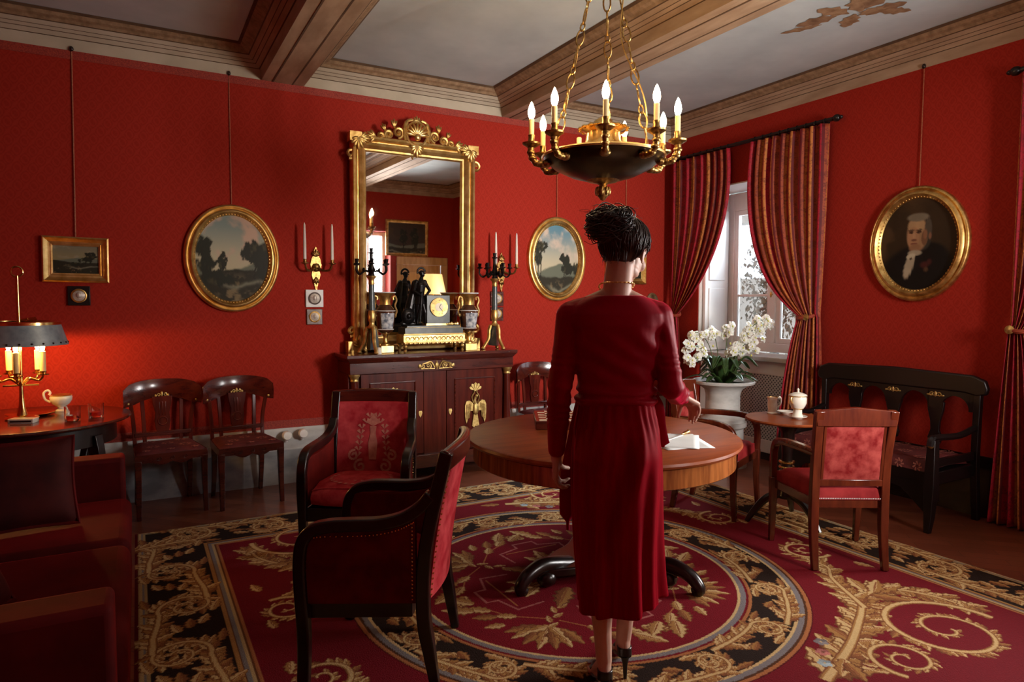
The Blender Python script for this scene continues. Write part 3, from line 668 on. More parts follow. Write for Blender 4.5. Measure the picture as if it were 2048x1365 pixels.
for s in (-1,1):
    m=MB(); P=spline([(.285,s*.60,0),(.262,s*.60,.22),(.245,s*.60,.45),(.248,s*.605,.88)],6); m.tube(P,.022,prof=[(-1,-1),(1,-1),(1,1),(-1,1)],up=(0,1,0)); m.build('rear_post','bench',t,bevel=.004)
    m=MB(); P=[(-.28,s*.595,0),(-.265,s*.595,.10),(-.255,s*.595,.30),(-.25,s*.595,.60)]; m.tube(P,[.018,.025,.034,.026],prof=[(-1,-1),(1,-1),(1,1),(-1,1)],up=(0,1,0)); m.box(-.283,-.20,s*.595-.026,s*.595+.026,.20,.30); m.build('front_leg','bench',t,bevel=.004)
    m=MB(); P=spline([(-.285,s*.595,.56),(-.27,s*.595,.605),(-.20,s*.595,.61),(.05,s*.5955,.60),(.245,s*.60,.64)],6); m.tube(P,.022,8); m.box(-.22,.22,s*.595-.012,s*.595+.012,.42,.47); m.build('arm','bench',t)
    m=MB(); m.sphere((-.275,s*.595,.565),(.012,.022,.022),10); m.build('gilt_boss','ormolu',t)
m=MB(); m.box(-.255,.25,-.60,.60,.30,.385); 
sc=[(-.58+1.16*i/24,.10+.16*min(1,sin(PI*i/24)*1.9)) for i in range(25)]  # black apron sheet put in mostly for the shadow under the seat
vs=[(-.262,y,z) for y,z in sc]+[(-.262,y,.31) for y,z in sc]+[(-.240,y,z) for y,z in sc]
m.add(vs,[(i+1,i,25+i,26+i) for i in range(24)]+[(i,i+1,51+i,50+i) for i in range(24)])
m.build('seat_rail','bench',t,bevel=.005)
m=MB()
m.grid(lambda u,v:(lerp(-.258,.235,u),lerp(-.57,.57,v),.385+.06*min(1,(min(u,1-u)*14))**.5*min(1,min(v,1-v)*30)**.5+.02*sin(PI*u)),16,40)
for iy in range(7):
    for ix in range(3):
        cx,cy=-.17+.15*ix+(.07 if iy%2 else 0),-.47+iy*.155
        if cx<.2: wreath(m,(cx,cy),.036,1,TR(0,0,.386+.062+.02*sin(PI*(cx+.258)/.493)),10)
for iy in range(9): wreath(m,(0,0),.022,1,Matrix.Translation((-.2605,-.50+iy*.124,.412))@Matrix.Rotation(-PI/2,4,'Z')@Matrix.Rotation(PI/2,4,'X'),7)
m.build('seat',['seatcloth','seatmotif'],t,angle=70)
# ---------------------------------------------------------------- sofa at the left edge
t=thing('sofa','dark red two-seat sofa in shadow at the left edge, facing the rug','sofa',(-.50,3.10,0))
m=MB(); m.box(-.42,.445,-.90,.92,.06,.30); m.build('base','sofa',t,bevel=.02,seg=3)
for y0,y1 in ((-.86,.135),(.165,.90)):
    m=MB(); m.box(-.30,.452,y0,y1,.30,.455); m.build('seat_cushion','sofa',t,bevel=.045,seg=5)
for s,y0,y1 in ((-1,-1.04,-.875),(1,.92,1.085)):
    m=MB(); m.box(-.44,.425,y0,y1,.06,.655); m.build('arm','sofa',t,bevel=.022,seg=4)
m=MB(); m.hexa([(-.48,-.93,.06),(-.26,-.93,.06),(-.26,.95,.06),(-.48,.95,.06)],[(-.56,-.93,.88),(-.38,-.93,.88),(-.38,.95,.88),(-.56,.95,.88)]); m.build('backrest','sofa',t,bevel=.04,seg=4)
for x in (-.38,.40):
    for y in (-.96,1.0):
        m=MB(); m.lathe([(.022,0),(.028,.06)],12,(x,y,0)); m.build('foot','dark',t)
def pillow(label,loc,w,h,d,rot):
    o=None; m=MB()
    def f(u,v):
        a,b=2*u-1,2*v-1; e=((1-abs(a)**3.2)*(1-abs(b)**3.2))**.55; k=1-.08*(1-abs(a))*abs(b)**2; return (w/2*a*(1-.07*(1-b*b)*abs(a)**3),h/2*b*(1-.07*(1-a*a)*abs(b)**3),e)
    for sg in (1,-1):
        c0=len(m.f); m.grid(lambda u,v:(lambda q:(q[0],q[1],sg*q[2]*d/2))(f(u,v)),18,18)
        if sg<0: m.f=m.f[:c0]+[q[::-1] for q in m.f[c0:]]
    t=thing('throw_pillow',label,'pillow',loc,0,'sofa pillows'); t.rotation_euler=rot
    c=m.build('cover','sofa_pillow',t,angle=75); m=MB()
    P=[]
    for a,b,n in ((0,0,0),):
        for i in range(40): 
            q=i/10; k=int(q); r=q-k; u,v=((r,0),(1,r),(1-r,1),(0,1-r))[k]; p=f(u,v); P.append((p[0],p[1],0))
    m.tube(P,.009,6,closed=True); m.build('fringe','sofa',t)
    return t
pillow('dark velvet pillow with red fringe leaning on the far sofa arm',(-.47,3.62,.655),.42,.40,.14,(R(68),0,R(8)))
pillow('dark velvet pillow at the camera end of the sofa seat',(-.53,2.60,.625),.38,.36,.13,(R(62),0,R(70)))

# ---------------------------------------------------------------- round lamp table on the left
t=thing('lamp_table','dark polished round table with curved legs carrying the candle lamp','table',(-.60,5.02,0))
m=MB(); m.lathe([(0,.722),(.53,.722),(.55,.730),(.555,.738),(.55,.748),(.535,.750),(0,.750)],64); m.build('tabletop','wood',t,angle=30)
m=MB(); m.lathe([(.46,.60),(.47,.60),(.47,.722),(.46,.722)],48); m.build('apron','dark',t)
for k in range(4):
    a=R(-38+90*k); m=MB(); P=spline([(cos(a)*.45,sin(a)*.45,.66),(cos(a)*.47,sin(a)*.47,.50),(cos(a)*.40,sin(a)*.40,.30),(cos(a)*.36,sin(a)*.36,.14),(cos(a)*.43,sin(a)*.43,.0)],6); m.tube(P,[lerp(.038,.020,i/24) for i in range(25)],prof=[(-1,-.8),(1,-.8),(1,.8),(-1,.8)],up=(-sin(a),cos(a),0)); m.build('leg','dark',t,bevel=.004)
# candle lamp with tole shade
LC=(-.626,5.025)
t=thing('candle_lamp','brass candle lamp with blue-grey metal shade, lit, on the round table','lamp',(*LC,.75))
m=MB(); m.lathe([(0,0),(.085,0),(.09,.008),(.075,.018),(.03,.024),(.022,.05),(.016,.08),(.011,.16),(.009,.87)],24); m.build('stem','brass',t)
m=MB(); m.torus((0,0,.895),.030,.006,24,8,axis='y'); m.build('carrying_ring','brass',t)
for s in range(5):
    a=R(72*s-20); m=MB(); P=spline([(0,0,.20),(.05*cos(a),.05*sin(a),.245),(.10*cos(a),.10*sin(a),.235),(.125*cos(a),.125*sin(a),.262)],6); m.tube(P,.0075,8); m.lathe([(0,.262),(.032,.268),(.034,.274),(.016,.278),(.019,.292)],16,(.125*cos(a),.125*sin(a),0)); ar_=m.build('branch','brass',t)
    m=MB(); m.lathe([(.016,.285),(.0165,.412),(.010,.414)],14,(.125*cos(a),.125*sin(a),0)); m.build('candle_sleeve','sleeve',ar_)
    m=MB(); m.sphere((.125*cos(a),.125*sin(a),.440),(.013,.013,.027),10); m.build('bulb','bulb_low',ar_)
m=MB(); m.tube([(-.09,0,.205),(.09,0,.205)],.0055,8); m.build('crossbar','brass',t)
m=MB(); m.lathe([(.250,.452),(.212,.578)],48); m.build('shade','tin',t,solid=.003)
for z,r,nm in ((.578,.212,'shade_rim'),):
    m=MB(); m.lathe([(r-.004,z-.004),(r+.004,z-.004),(r+.004,z+.012),(.16,z+.018),(.16,z+.014),(r-.004,z+.006)],48); m.build('shade_rim','brass',t)
m=MB()
for i in range(26):
    a=2*PI*i/26; m.sphere((.2475*cos(a),.2475*sin(a),.466),(.006,.006,.006),6)
tag(m.build('shade_studs','dark',t),kind='stuff')
m=MB(); m.tube([(.01,0,.605),(.05,-.02,.612)],.006,6); m.prism([(.045,-.012),(.085,-.022),(.095,-.006),(.085,.010),(.045,.002)],-.002,.002,TR(0,-.02,.612,rx=PI/2)); m.build('thumb_screw','brass',t)
t=thing('cigarette_box','small white box with dark slot lying before the candle lamp','box',(-.60,4.855,.75),R(-20))
m=MB(); m.box(-.068,.068,-.035,.035,0,.028); m.build('body','porcelain',t,bevel=.003)
m=MB(); m.box(-.055,.058,-.037,-.033,.008,.018); m.build('slot','shoe',t)
m=MB(); m.lathe([(0,0),(.075,0),(.128,.010),(.133,.016),(.128,.018),(.07,.007),(0,.006)],36); tag(m.build('dish','brass',None,loc=(-.60,5.16,.75)),'shallow brass dish behind the candle lamp stem','dish')
t=thing('sauce_boat','white porcelain cup with tall curled handle and gilt rim, behind the tumblers','cup',(-.445,5.25,.75),R(10))
m=MB(); m.lathe([(0,0),(.036,0),(.038,.008),(.020,.016),(.022,.03),(.048,.050),(.062,.075),(.064,.095),(.058,.105),(.054,.10),(.058,.09),(.05,.065),(0,.045)],28); m.build('bowl','porcelain',t)
m=MB(); m.lathe([(.059,.102),(.063,.106),(.056,.110),(.051,.106)],28); m.build('gilt_rim','gold',t)
m=MB(); m.tube(spline([(-.058,0,.065),(-.085,0,.085),(-.092,0,.125),(-.07,0,.142),(-.057,0,.125),(-.065,0,.112)],6),.007,8); m.build('handle','porcelain',t)
def tumbler(x,y,label,lv):
    t=thing('tumbler',label,'glass',(x,y,.75),0,'whisky tumblers')
    m=MB(); m.lathe([(0,0),(.040,0),(.041,.004),(.0425,.088),(.0395,.088),(.0375,.014),(0,.012)],28); m.build('glass_body','glass',t)
    m=MB(); m.lathe([(0,.0125),(.0368,.0145),(.0376,.014+lv),(0,.014+lv)],28); m.build('drink','whisky',t)
tumbler(-.352,4.79,'amber-tinted tumbler nearer the candle lamp on the dark round table',.022)
tumbler(-.235,4.872,'amber-tinted tumbler nearer the table edge and side chairs',.022)

# ---------------------------------------------------------------- round centre table
TCX,TCY=2.205,2.955
t=thing('centre_table','large round polished walnut table in the middle of the rug','table',(TCX,TCY,0))
m=MB(); m.lathe([(0,.715),(.705,.715),(.725,.720),(.733,.732),(.730,.744),(.718,.750),(0,.750)],128); m.build('tabletop','wood_top',t,angle=30)
m=MB(); m.lathe([(.675,.617),(.696,.617),(.702,.622),(.700,.709),(.690,.715),(.675,.715)],128); m.build('apron','wood_apron',t,angle=30)
m=MB(); m.lathe([(.10,.10),(.125,.12),(.125,.15),(.085,.17),(.075,.25),(.085,.42),(.11,.56),(.16,.60),(.40,.617),(.40,.64),(0,.64)],40); m.build('pedestal','dark',t)
m=MB(); ang=[R(190),R(-68),R(58)]; pts=[]
for i in range(3):
    a,b=ang[i],ang[(i+1)%3]; d=(b-a)%(2*PI)
    for k in range(12):
        q=k/12; r=.46-.26*sin(PI*q)**.8; pts.append((r*cos(a+d*q),r*sin(a+d*q)))
m.prism(pts,.055,.10); m.build('platform','dark',t,bevel=.008)
for a in ang:
    m=MB(); c,s=cos(a),sin(a); P=spline([(.24*c,.24*s,.075),(.36*c,.36*s,.105),(.44*c,.44*s,.115),(.53*c,.53*s,.085),(.575*c,.575*s,.035),(.55*c,.55*s,.012)],6); m.tube(P,[lerp(.046,.028,i/30) for i in range(31)],12); m.sphere((.40*c,.40*s,.045),(.055,.055,.045),12); f=m.build('scroll_foot','dark',t)
    m=MB(); m.sphere((.578*c,.578*s,.045),(.012,.012,.012),8); m.build('brass_tip','brass',f)
# chess box, pieces
CM=TR(2.19,3.275,.75,rz=R(-29))
t=thing('chess_board','wooden chess board box on the centre table, half hidden by her arm','chess board',(2.19,3.275,.75),R(-29))
m=MB(); m.box(-.19,.19,-.19,.19,0,.048); m.build('box','wood',t,bevel=.004)
m=MB()
for i in range(8):
    for j in range(8):
        m.k=(i+j)%2; x,y=-.168+.042*i,-.168+.042*j; m.box(x,x+.0415,y,y+.0415,.047,.0495)
tag(m.build('squares',['ivory','wood'],t),'ivory and mahogany chequered squares')
def piece(i,j,kind,mt,label):
    p=CM@Vector((-.147+.042*i,-.147+.042*j,.0495)); 
    pr={'rook':[(.0,0),(.016,0),(.017,.005),(.011,.012),(.009,.034),(.012,.038),(.012,.050),(.009,.050),(0,.046)],'king':[(0,0),(.017,0),(.018,.006),(.010,.014),(.007,.045),(.013,.050),(.008,.054),(.013,.070),(.009,.078),(.004,.080),(.005,.088),(0,.094)],'pawn':[(0,0),(.014,0),(.015,.005),(.008,.011),(.006,.024),(.010,.026),(.006,.028),(.010,.034),(.008,.041),(0,.044)]}[kind]
    m=MB(); m.lathe(pr,16); o=m.build('chess_'+kind,mt,None,loc=tuple(p)); tag(o,label,'chess piece','chess pieces on the board')
piece(1,2,'rook','grey_metal','grey rook on the left edge of the chess board'); piece(1,4,'pawn','grey_metal','grey pawn behind the rook on the chess board')
piece(6,4,'king','ivory','tall ivory king at the right of the chess board'); piece(5,2,'pawn','ivory','ivory pawn at the near right of the chess board'); piece(6,6,'pawn','ivory','ivory pawn at the far right of the chess board')
# papers and letter opener
for i,(x,y,a,lb) in enumerate(((2.37,2.60,-8,'undermost sheet of white paper on the round table'),(2.42,2.58,-26,'middle sheet of white paper in the fan on the round table'),(2.40,2.60,-44,'topmost sheet of white paper in the fan on the round table'))):
    m=MB(); w,h=.125,.175
    m.grid(lambda u,v:(lerp(-w,w,u),lerp(-h,h,v),.0015+.0012*i+.0015*max(0,v-.8)),8,10); n=len(m.v)
    o=m.build('paper_sheet','paper',None,solid=.0008,loc=(x,y,.7502)); o.rotation_euler[2]=R(a); tag(o,lb,'paper','sheets of paper on the round table')
t=thing('letter_opener','silver letter opener lying on the fanned white papers','letter opener',(2.50,2.66,.7575),R(22))
m=MB(); m.hexa([(-.16,-.004,0),(.02,-.009,0),(.02,.009,0),(-.16,.002,0)],[(-.16,-.003,.003),(.02,-.006,.004),(.02,.006,.004),(-.16,.001,.003)]); m.build('blade','pale_metal',t)
m=MB(); m.tube([(.02,0,.006),(.05,0,.007),(.09,0,.008),(.10,0,.008)],[.005,.009,.008,.012],10); m.build('handle','brass',t)

# ---------------------------------------------------------------- tea table and tea things
TT=(3.765,2.995)
t=thing('tea_table','small round pedestal table with tea things beside the window','table',(*TT,0))
m=MB(); m.lathe([(0,.678),(.25,.678),(.268,.684),(.272,.692),(.266,.700),(0,.700)],64); m.build('tabletop','wood_top',t,angle=30)
m=MB(); m.lathe([(.05,.16),(.062,.18),(.05,.22),(.038,.26),(.034,.45),(.045,.60),(.075,.66),(.10,.678),(0,.678)],24); m.build('column','dark',t)
for z in (.30,.335,.37,.405):
    m=MB(); m.torus((0,0,z),.043,.010,24,8); m.build('gilt_ring','brass',t)
for k in range(3):
    a=R(30+120*k); c,s=cos(a),sin(a); m=MB(); m.tube(spline([(.03*c,.03*s,.20),(.14*c,.14*s,.15),(.22*c,.22*s,.06),(.26*c,.26*s,.0)],6),[lerp(.032,.016,i/18) for i in range(19)],8); m.build('leg','dark',t)
def saucer(x,y,label,r=.062):
    m=MB(); m.lathe([(0,0),(r*.5,0),(r*.55,.004),(r*.97,.014),(r,.018),(r*.95,.017),(r*.5,.006),(0,.005)],36); return tag(m.build('saucer','porcelain',None,loc=(x,y,.70)),label,'saucer','tea saucers')
saucer(3.80,2.95,'white saucer under the lidded sugar bowl'); saucer(3.89,3.12,'white saucer behind the cream jug on the tea table',.055)
t=thing('cream_jug','white porcelain cream jug with curled handle on the tea table','jug',(3.815,3.165,.70),R(-29),'white gilt tea service')
m=MB(); m.lathe([(0,0),(.034,0),(.036,.006),(.026,.014),(.030,.03),(.033,.06),(.031,.09),(.036,.112),(.032,.112),(.027,.09),(.029,.06),(0,.02)],28); m.build('body','porcelain',t)
m=MB(); m.tube(spline([(.03,0,.045),(.052,0,.06),(.058,0,.10),(.048,0,.115),(.040,0,.105)],6),.0055,8); m.build('handle','porcelain',t)
m=MB(); m.torus((0,0,.112),.034,.003,28,6); m.build('gilt_rim','gold',t)
t=thing('sugar_bowl','tall lidded white porcelain sugar bowl with gilt bands on the tea table','bowl',(3.80,2.95,.7045),0,'white gilt tea service')
m=MB(); m.lathe([(0,0),(.034,0),(.036,.006),(.028,.03),(.028,.055),(.044,.075),(.054,.10),(.055,.13),(.050,.145),(0,.145)],32); m.build('body','porcelain',t)
m=MB(); m.lathe([(.052,.145),(.058,.149),(.052,.156),(.03,.166),(.008,.170),(.006,.18),(.009,.188),(0,.198)],32); m.build('lid','porcelain',t)
for z,r in ((.146,.054),(.062,.034)):
    m=MB(); m.torus((0,0,z),r,.0035,32,6); m.build('gilt_band','gold',t)
for s in (-1,1):
    m=MB(); m.tube(spline([(s*.052,0,.10),(s*.068,0,.115),(s*.066,0,.138),(s*.052,0,.138)],5),.005,8); m.build('handle','gold',t)

# ---------------------------------------------------------------- planter with orchids
PX,PY=4.62,4.38
t=thing('planter_pedestal','short round white marble drum carrying the orchid urn','pedestal',(PX,PY,0))
m=MB(); m.lathe([(0,0),(.22,0),(.22,.05),(.19,.07),(.185,.34),(.21,.36),(.21,.40),(0,.40)],40); m.build('drum','marble',t)
t=thing('marble_urn','white marble urn with flared rim holding orchids by the window','urn',(PX,PY,.40))
m=MB(); m.lathe([(0,0),(.19,0),(.195,.03),(.165,.05),(.152,.08),(.150,.24),(.165,.29),(.215,.325),(.272,.345),(.278,.362),(.268,.372),(.235,.365),(.17,.30),(0,.28)],56); m.build('bowl','marble',t)
m=MB(); m.lathe([(0,.352),(.10,.352),(.236,.338),(.20,.325)],40); m.build('moss','soil',t)
t=thing('orchid_plant','white flowering orchids with dark strap leaves in the marble urn','plant',(PX,PY,.75))
for i in range(34):
    a=2*PI*i/34+random.uniform(-.2,.2); Lr=random.uniform(.20,.36); h=random.uniform(.04,.26); w=random.uniform(.024,.040)
    P=spline([(.05*cos(a),.05*sin(a),-.01),(.6*Lr*cos(a),.6*Lr*sin(a),h),(Lr*cos(a),Lr*sin(a),h*.75-.02)],7)
    m=MB(); d=Vector((-sin(a),cos(a),0)); n=len(P)
    def lf(u,v):
        i=min(n-1,int(round(v*(n-1)))); k=w*sin(PI*min(1,.12+.88*v))**.6; p=Vector(P[i])+d*(k*(2*u-1))+Vector((0,0,.35*k*abs(2*u-1))); return p
    m.grid(lf,4,n-1); m.build('leaf','leaf',t,solid=.0025,angle=80)
def bloom_mesh(seed):
    r=random.Random(seed); m=MB()
    for k in range(5):
        a=2*PI*k/5+PI/2; wd=.024 if k in (1,4) else .016; ln=.036
        def pf(u,v):
            s=2*u-1; t_=v; k2=sin(PI*min(1,.1+.9*t_))**.7; x=ln*t_; y=wd*k2*s; return Vector((x*cos(a)-y*sin(a),x*sin(a)+y*cos(a),.006-.018*t_*t_+.006*abs(s)))
        m.grid(pf,4,5)
    m.k=1; m.sphere((0,-.004,.010),(.006,.009,.008),8)
    o=m.build('bloom',['petal','bud'],None,solid=.001,angle=80); return o
BL=[bloom_mesh(i) for i in range(3)]; nb=0
STEMS=[((-.29,.17,.33),7),((-.24,.16,.44),6),((-.10,.10,.46),6),((.05,-.02,.49),6),((.16,-.09,.32),6),((.28,-.15,.46),7),((.37,-.20,.55),7),((.04,-.10,.30),6),((.20,-.18,.36),6),((-.34,.10,.22),4)]
for (ex,ey,ez),nbl in STEMS:
    nbl+=3
    P=spline([(ex*.15,ey*.15,0),(ex*.45,ey*.45,ez*.75),(ex*.8,ey*.8,ez*1.02),(ex,ey,ez*.95)],8); m=MB(); m.tube(P,.0035,6); st=m.build('flower_stem','stem',t)
    for k in range(nbl):
        q=P[len(P)-1-int(k*1.5)]; b=BL[nb%3] if nb<3 else BL[nb%3].copy()
        if nb>=3: COL.objects.link(b)
        nb+=1; b.parent=t; s=random.uniform(1.0,1.3); b.scale=(s,s,s)
        b.location=(q[0]+random.uniform(-.038,.038),q[1]+random.uniform(-.035,.035),q[2]+random.uniform(-.05,.025))
        b.rotation_euler=(R(random.uniform(50,100)),random.uniform(-.5,.5),R(random.uniform(-75,15)))
for k in range(9):
    ex,ey,ez=STEMS[k%10][0]; m=MB(); m.sphere((ex*.75+random.uniform(-.03,.03),ey*.75-.03,ez*.8-.04),(.009,.009,.012),8); m.build('bud','bud',t)
# ---------------------------------------------------------------- tall cabinet under the mirror
CX0,CX1,CY0,CY1=1.445,2.905,5.205,5.575; CXM=(CX0+CX1)/2
t=thing('mahogany_cabinet','tall two-door mahogany cabinet with gilt mounts under the mirror','cabinet',(CXM,0,0))
h=CXM-CX0
m=MB(); m.box(-h-.03,h+.03,CY0-.03,CY1,1.022,1.05); m.hexa([(-h,CY0,.985),(h,CY0,.985),(h,CY1,.985),(-h,CY1,.985)],[(-h-.028,CY0-.028,1.022),(h+.028,CY0-.028,1.022),(h+.028,CY1,1.022),(-h-.028,CY1,1.022)]); m.build('top','wood',t,bevel=.004)
m=MB(); m.box(-h,h,CY0,CY1,.895,.985); fr=m.build('frieze_drawer','wood',t,bevel=.003)
m=MB(); m.box(-h+.02,h-.02,CY0+.055,CY1,.20,.895); m.box(-h,-h+.02,CY0+.055,CY1,.09,.895); m.box(h-.02,h,CY0+.055,CY1,.09,.895); m.box(-.10,.10,CY0+.035,CY0+.06,.20,.895); m.build('carcass','wood_v',t)
m=MB(); m.box(-h-.012,h+.012,CY0-.012,CY1,.09,.20); m.build('plinth','wood',t,bevel=.004)
for sx in (-1,1):
    for yy in (CY0+.05,CY1-.06):
        m=MB(); m.box(sx*(h-.06)-.045,sx*(h-.06)+.045,yy-.04,yy+.04,0,.09); m.build('foot','dark',t)
    m=MB(); x=sx*(h-.045); m.lathe([(.034,.235),(.032,.55),(.028,.85)],20,(x,CY0+.035,0)); m.box(x-.045,x+.045,CY0-.005,CY0+.07,.20,.215); cl=m.build('column','wood_v',t)
    m=MB(); m.lathe([(.028,.835),(.034,.842),(.030,.852),(.034,.868),(.044,.882),(.046,.895)],20,(x,CY0+.035,0)); m.build('capital','ormolu',cl)
    m=MB(); m.lathe([(.044,.215),(.044,.222),(.036,.236),(.034,.245)],20,(x,CY0+.035,0)); m.build('column_base','ormolu',cl)
def eagle(parent,x,y):
    m=MB(); Mx=Matrix.Translation((x,y,0))@Matrix.Rotation(PI/2,4,'X')
    for s in (-1,1):
        w=[(s*.012,.565),(s*.03,.60),(s*.06,.622),(s*.088,.615),(s*.102,.58),(s*.102,.52),(s*.098,.46),(s*.086,.425),(s*.078,.45),(s*.068,.50),(s*.05,.53),(s*.03,.53),(s*.012,.52)]
        m.prism(w[::s],-.006,.008,Mx)
        for k in range(4): m.tube([Mx@Vector((s*(.045+.014*k),.60-.006*k,.009)),Mx@Vector((s*(.062+.010*k),.47-.006*k,.007))],.004,5)
    m.sphere((x,y-.006,.545),(.030,.016,.055),14)
    m.prism([(-.018,.50),(.018,.50),(.034,.40),(.015,.385),(0,.40),(-.015,.385),(-.034,.40)],-.005,.008,Mx)
    m.tube([Mx@Vector(p) for p in ((0,.59,0),(-.006,.625,0),(.002,.65,0))],[.016,.012,.015],8); m.sphere((x+.006,y-.008,.658),.015,10)
    for s in (-1,1): m.tube([Mx@Vector(p) for p in spline([(s*.02,.60,.004),(s*.035,.65,.004),(s*.012,.69,.004),(s*.018,.715,.004)],5)],.0055,6)
    for k in range(5):
        a=PI/2+(k-2)*.62; m.add([Mx@Vector(p) for p in ((0,.70,.004),(.05*cos(a)-.012*sin(a),.715+.05*sin(a)+.012*cos(a),.006),(.062*cos(a),.715+.062*sin(a),.004),(.05*cos(a)+.012*sin(a),.715+.05*sin(a)-.012*cos(a),.006))],[(0,1,2,3)])
    return m.build('eagle_mount','ormolu',parent,solid=0)
for s in (-1,1):
    m=MB(); x0,x1=sorted((s*.105,s*(h-.095))); yf=CY0+.032; m.box(x0,x1,yf,yf+.024,.205,.89); dr=m.build('door','wood_v',t,bevel=.003)
    m=MB(); a,b,c,d=x0+.075,x1-.075,.285,.815
    for i,(q0,q1) in enumerate((((a,c),(b,c)),((b,c),(b,d)),((b,d),(a,d)),((a,d),(a,c)))): m.tube([(q0[0],yf-.001,q0[1]),(q1[0],yf-.001,q1[1])],.007,6)
    m.build('panel_moulding','wood',dr)
    eagle(dr,(x0+x1)/2,yf-.008)
    m=MB(); xe=s*.135; m.prism([(-.012,.575),(.012,.575),(.016,.56),(.010,.54),(0,.522),(-.010,.54),(-.016,.56)],-.002,.004,Matrix.Translation((xe,yf-.003,-.012))@Matrix.Rotation(PI/2,4,'X')); m.build('escutcheon','ormolu',dr)
m=MB(); yf=CY0-.004
for s in (-1,1):
    m.tube([(s*.075+p[0],yf,p[2]) for p in spiral((0,.942),.004,.026,PI/2,1.4*s,18)],.0065,6); m.tube([(s*.122+p[0],yf,p[2]) for p in spiral((0,.935),.003,.018,PI/2,-1.3*s,14)],.006,6)
    m.tube(spline([(s*.02,yf,.925),(s*.05,yf,.972),(s*.09,yf,.965),(s*.13,yf,.955)],5),[.007]*15+[.004],6); m.sphere((s*.150,yf,.94),(.014,.005,.018),8)
    m.tube([(s*.018,yf,.915),(s*.14,yf,.918)],.005,6)
m.sphere((0,yf,.945),(.018,.008,.026),10); m.tube([(0,yf,.91),(0,yf,.98)],.007,6)
m.build('gilt_scroll_mount','ormolu',fr)

# ---------------------------------------------------------------- gilt pier mirror standing on the cabinet
MXC=2.113; t=thing('gilt_mirror','tall gilt framed mirror with carved shell crest standing on the cabinet','mirror',(MXC,5.545,1.057)); t.rotation_euler=(R(.8),0,0)
OW,OH,FWD=.556,1.775,.128
prof=[(0,.03),(0,-.035),(.010,-.055),(.030,-.060),(.044,-.048),(.048,-.034),(.054,-.034),(.060,-.050),(.082,-.058),(.100,-.044),(.105,-.026),(.118,-.022),(.128,-.006),(.128,.02)]
m=MB()
def ring(d,y): return [(-OW+d,y,d),(OW-d,y,d),(OW-d,y,OH-d),(-OW+d,y,OH-d)]
for (d0,y0),(d1,y1) in zip(prof,prof[1:]):
    a,b=ring(d0,y0),ring(d1,y1)
    for i in range(4): j=(i+1)%4; m.add([a[i],a[j],b[j],b[i]],[(3,2,1,0)])
fr=m.build('frame','gold',t,angle=35)
m=MB(); m.box(-OW+.12,OW-.12,.0,.008,.12,OH-.12); m.build('glass','mirror',t)
m=MB(); m.box(-OW+.02,OW-.02,.012,.026,.02,OH-.02); m.build('backboard','dark',t)
def leafy(m,x,z,y,s,ang,n=5):
    for k in range(n):
        a=ang+(k-(n-1)/2)*.42; L=s*(1-.12*abs(k-(n-1)/2)); M_=Matrix.Translation((x+.45*L*cos(a),y,z+.45*L*sin(a)))@Matrix.Rotation(-a,4,'Y')
        m.sphere((0,0,0),(.55*L,.012,.17*s),8,M_)
for sx in (-1,1):
    for z in (OH-.03,.04):
        m=MB(); leafy(m,sx*(OW-.05),z-(.0 if z>1 else 0),-.060,.10,-PI/2 if z>1 else PI/2,7); leafy(m,sx*(OW-.07),z,-.058,.09,PI if sx>0 else 0,5); m.box(sx*OW-.045,sx*OW+.045,-.066,.03,z-.045,z+.045) if z<1 else m.box(sx*(OW-.03)-.05,sx*(OW-.03)+.05,-.066,.03,z-.03,z+.045)
        m.tube([(sx*(OW+.006)+sx*.0+p[0],-.03,p[2]) for p in spiral((0,z-.13 if z>1 else z+.13),.01,.045,0,1.3*sx,16)],.013,6)
        m.build('corner_ornament','gold_old',fr)
# crest: shell between pierced scrolls
m=MB(); y=-.050; zc=OH+.005
for k in range(9):
    a=PI/2+(k-4)*.36; M_=Matrix.Translation((.055*cos(a),y-.012,zc+.035+.055*sin(a)))@Matrix.Rotation(-a,4,'Y'); m.sphere((0,0,0),(.062,.016,.014),8,M_)
m.sphere((0,y-.02,zc+.02),(.03,.02,.03),12); m.torus((0,y-.004,zc+.05),.092,.012,28,6,axis='y',sy=1.05); leafy(m,0,zc+.135,y,.07,PI/2,5); leafy(m,0,zc-.045,y-.005,.10,-PI/2,7)
m.build('shell','gold',t)
for s in (-1,1):
    m=MB(); m.tube(spline([(s*.10,y,zc-.01),(s*.11,y,zc+.07),(s*.085,y,zc+.145),(s*.04,y,zc+.165)],6),[.020]*12+[.014]*7,8)
    for cx,cz,r0,tn in ((.165,.045,.050,1.5),(.245,.020,.038,-1.4),(.315,.0,.028,1.3)):
        m.tube([(s*(cx)+p[0],y+.004,zc+cz+p[2]) for p in spiral((0,0),.008,r0,PI*.5,tn*s,26)],.013,6); m.sphere((s*cx,y-.006,zc+cz),.014,8)
    leafy(m,s*.20,zc+.085,y,.07,PI/2 if s>0 else PI/2,3); leafy(m,s*.36,zc-.01,y,.09,0 if s>0 else PI,5); leafy(m,s*.28,zc+.05,y,.06,PI/2-.4*s,3); m.tube([(s*.09,y,zc-.03),(s*.42,y,zc-.03)],.012,6); m.sphere((s*.43,y,zc-.02),.02,8)
    m.build('crest_scroll','gold_old',t)

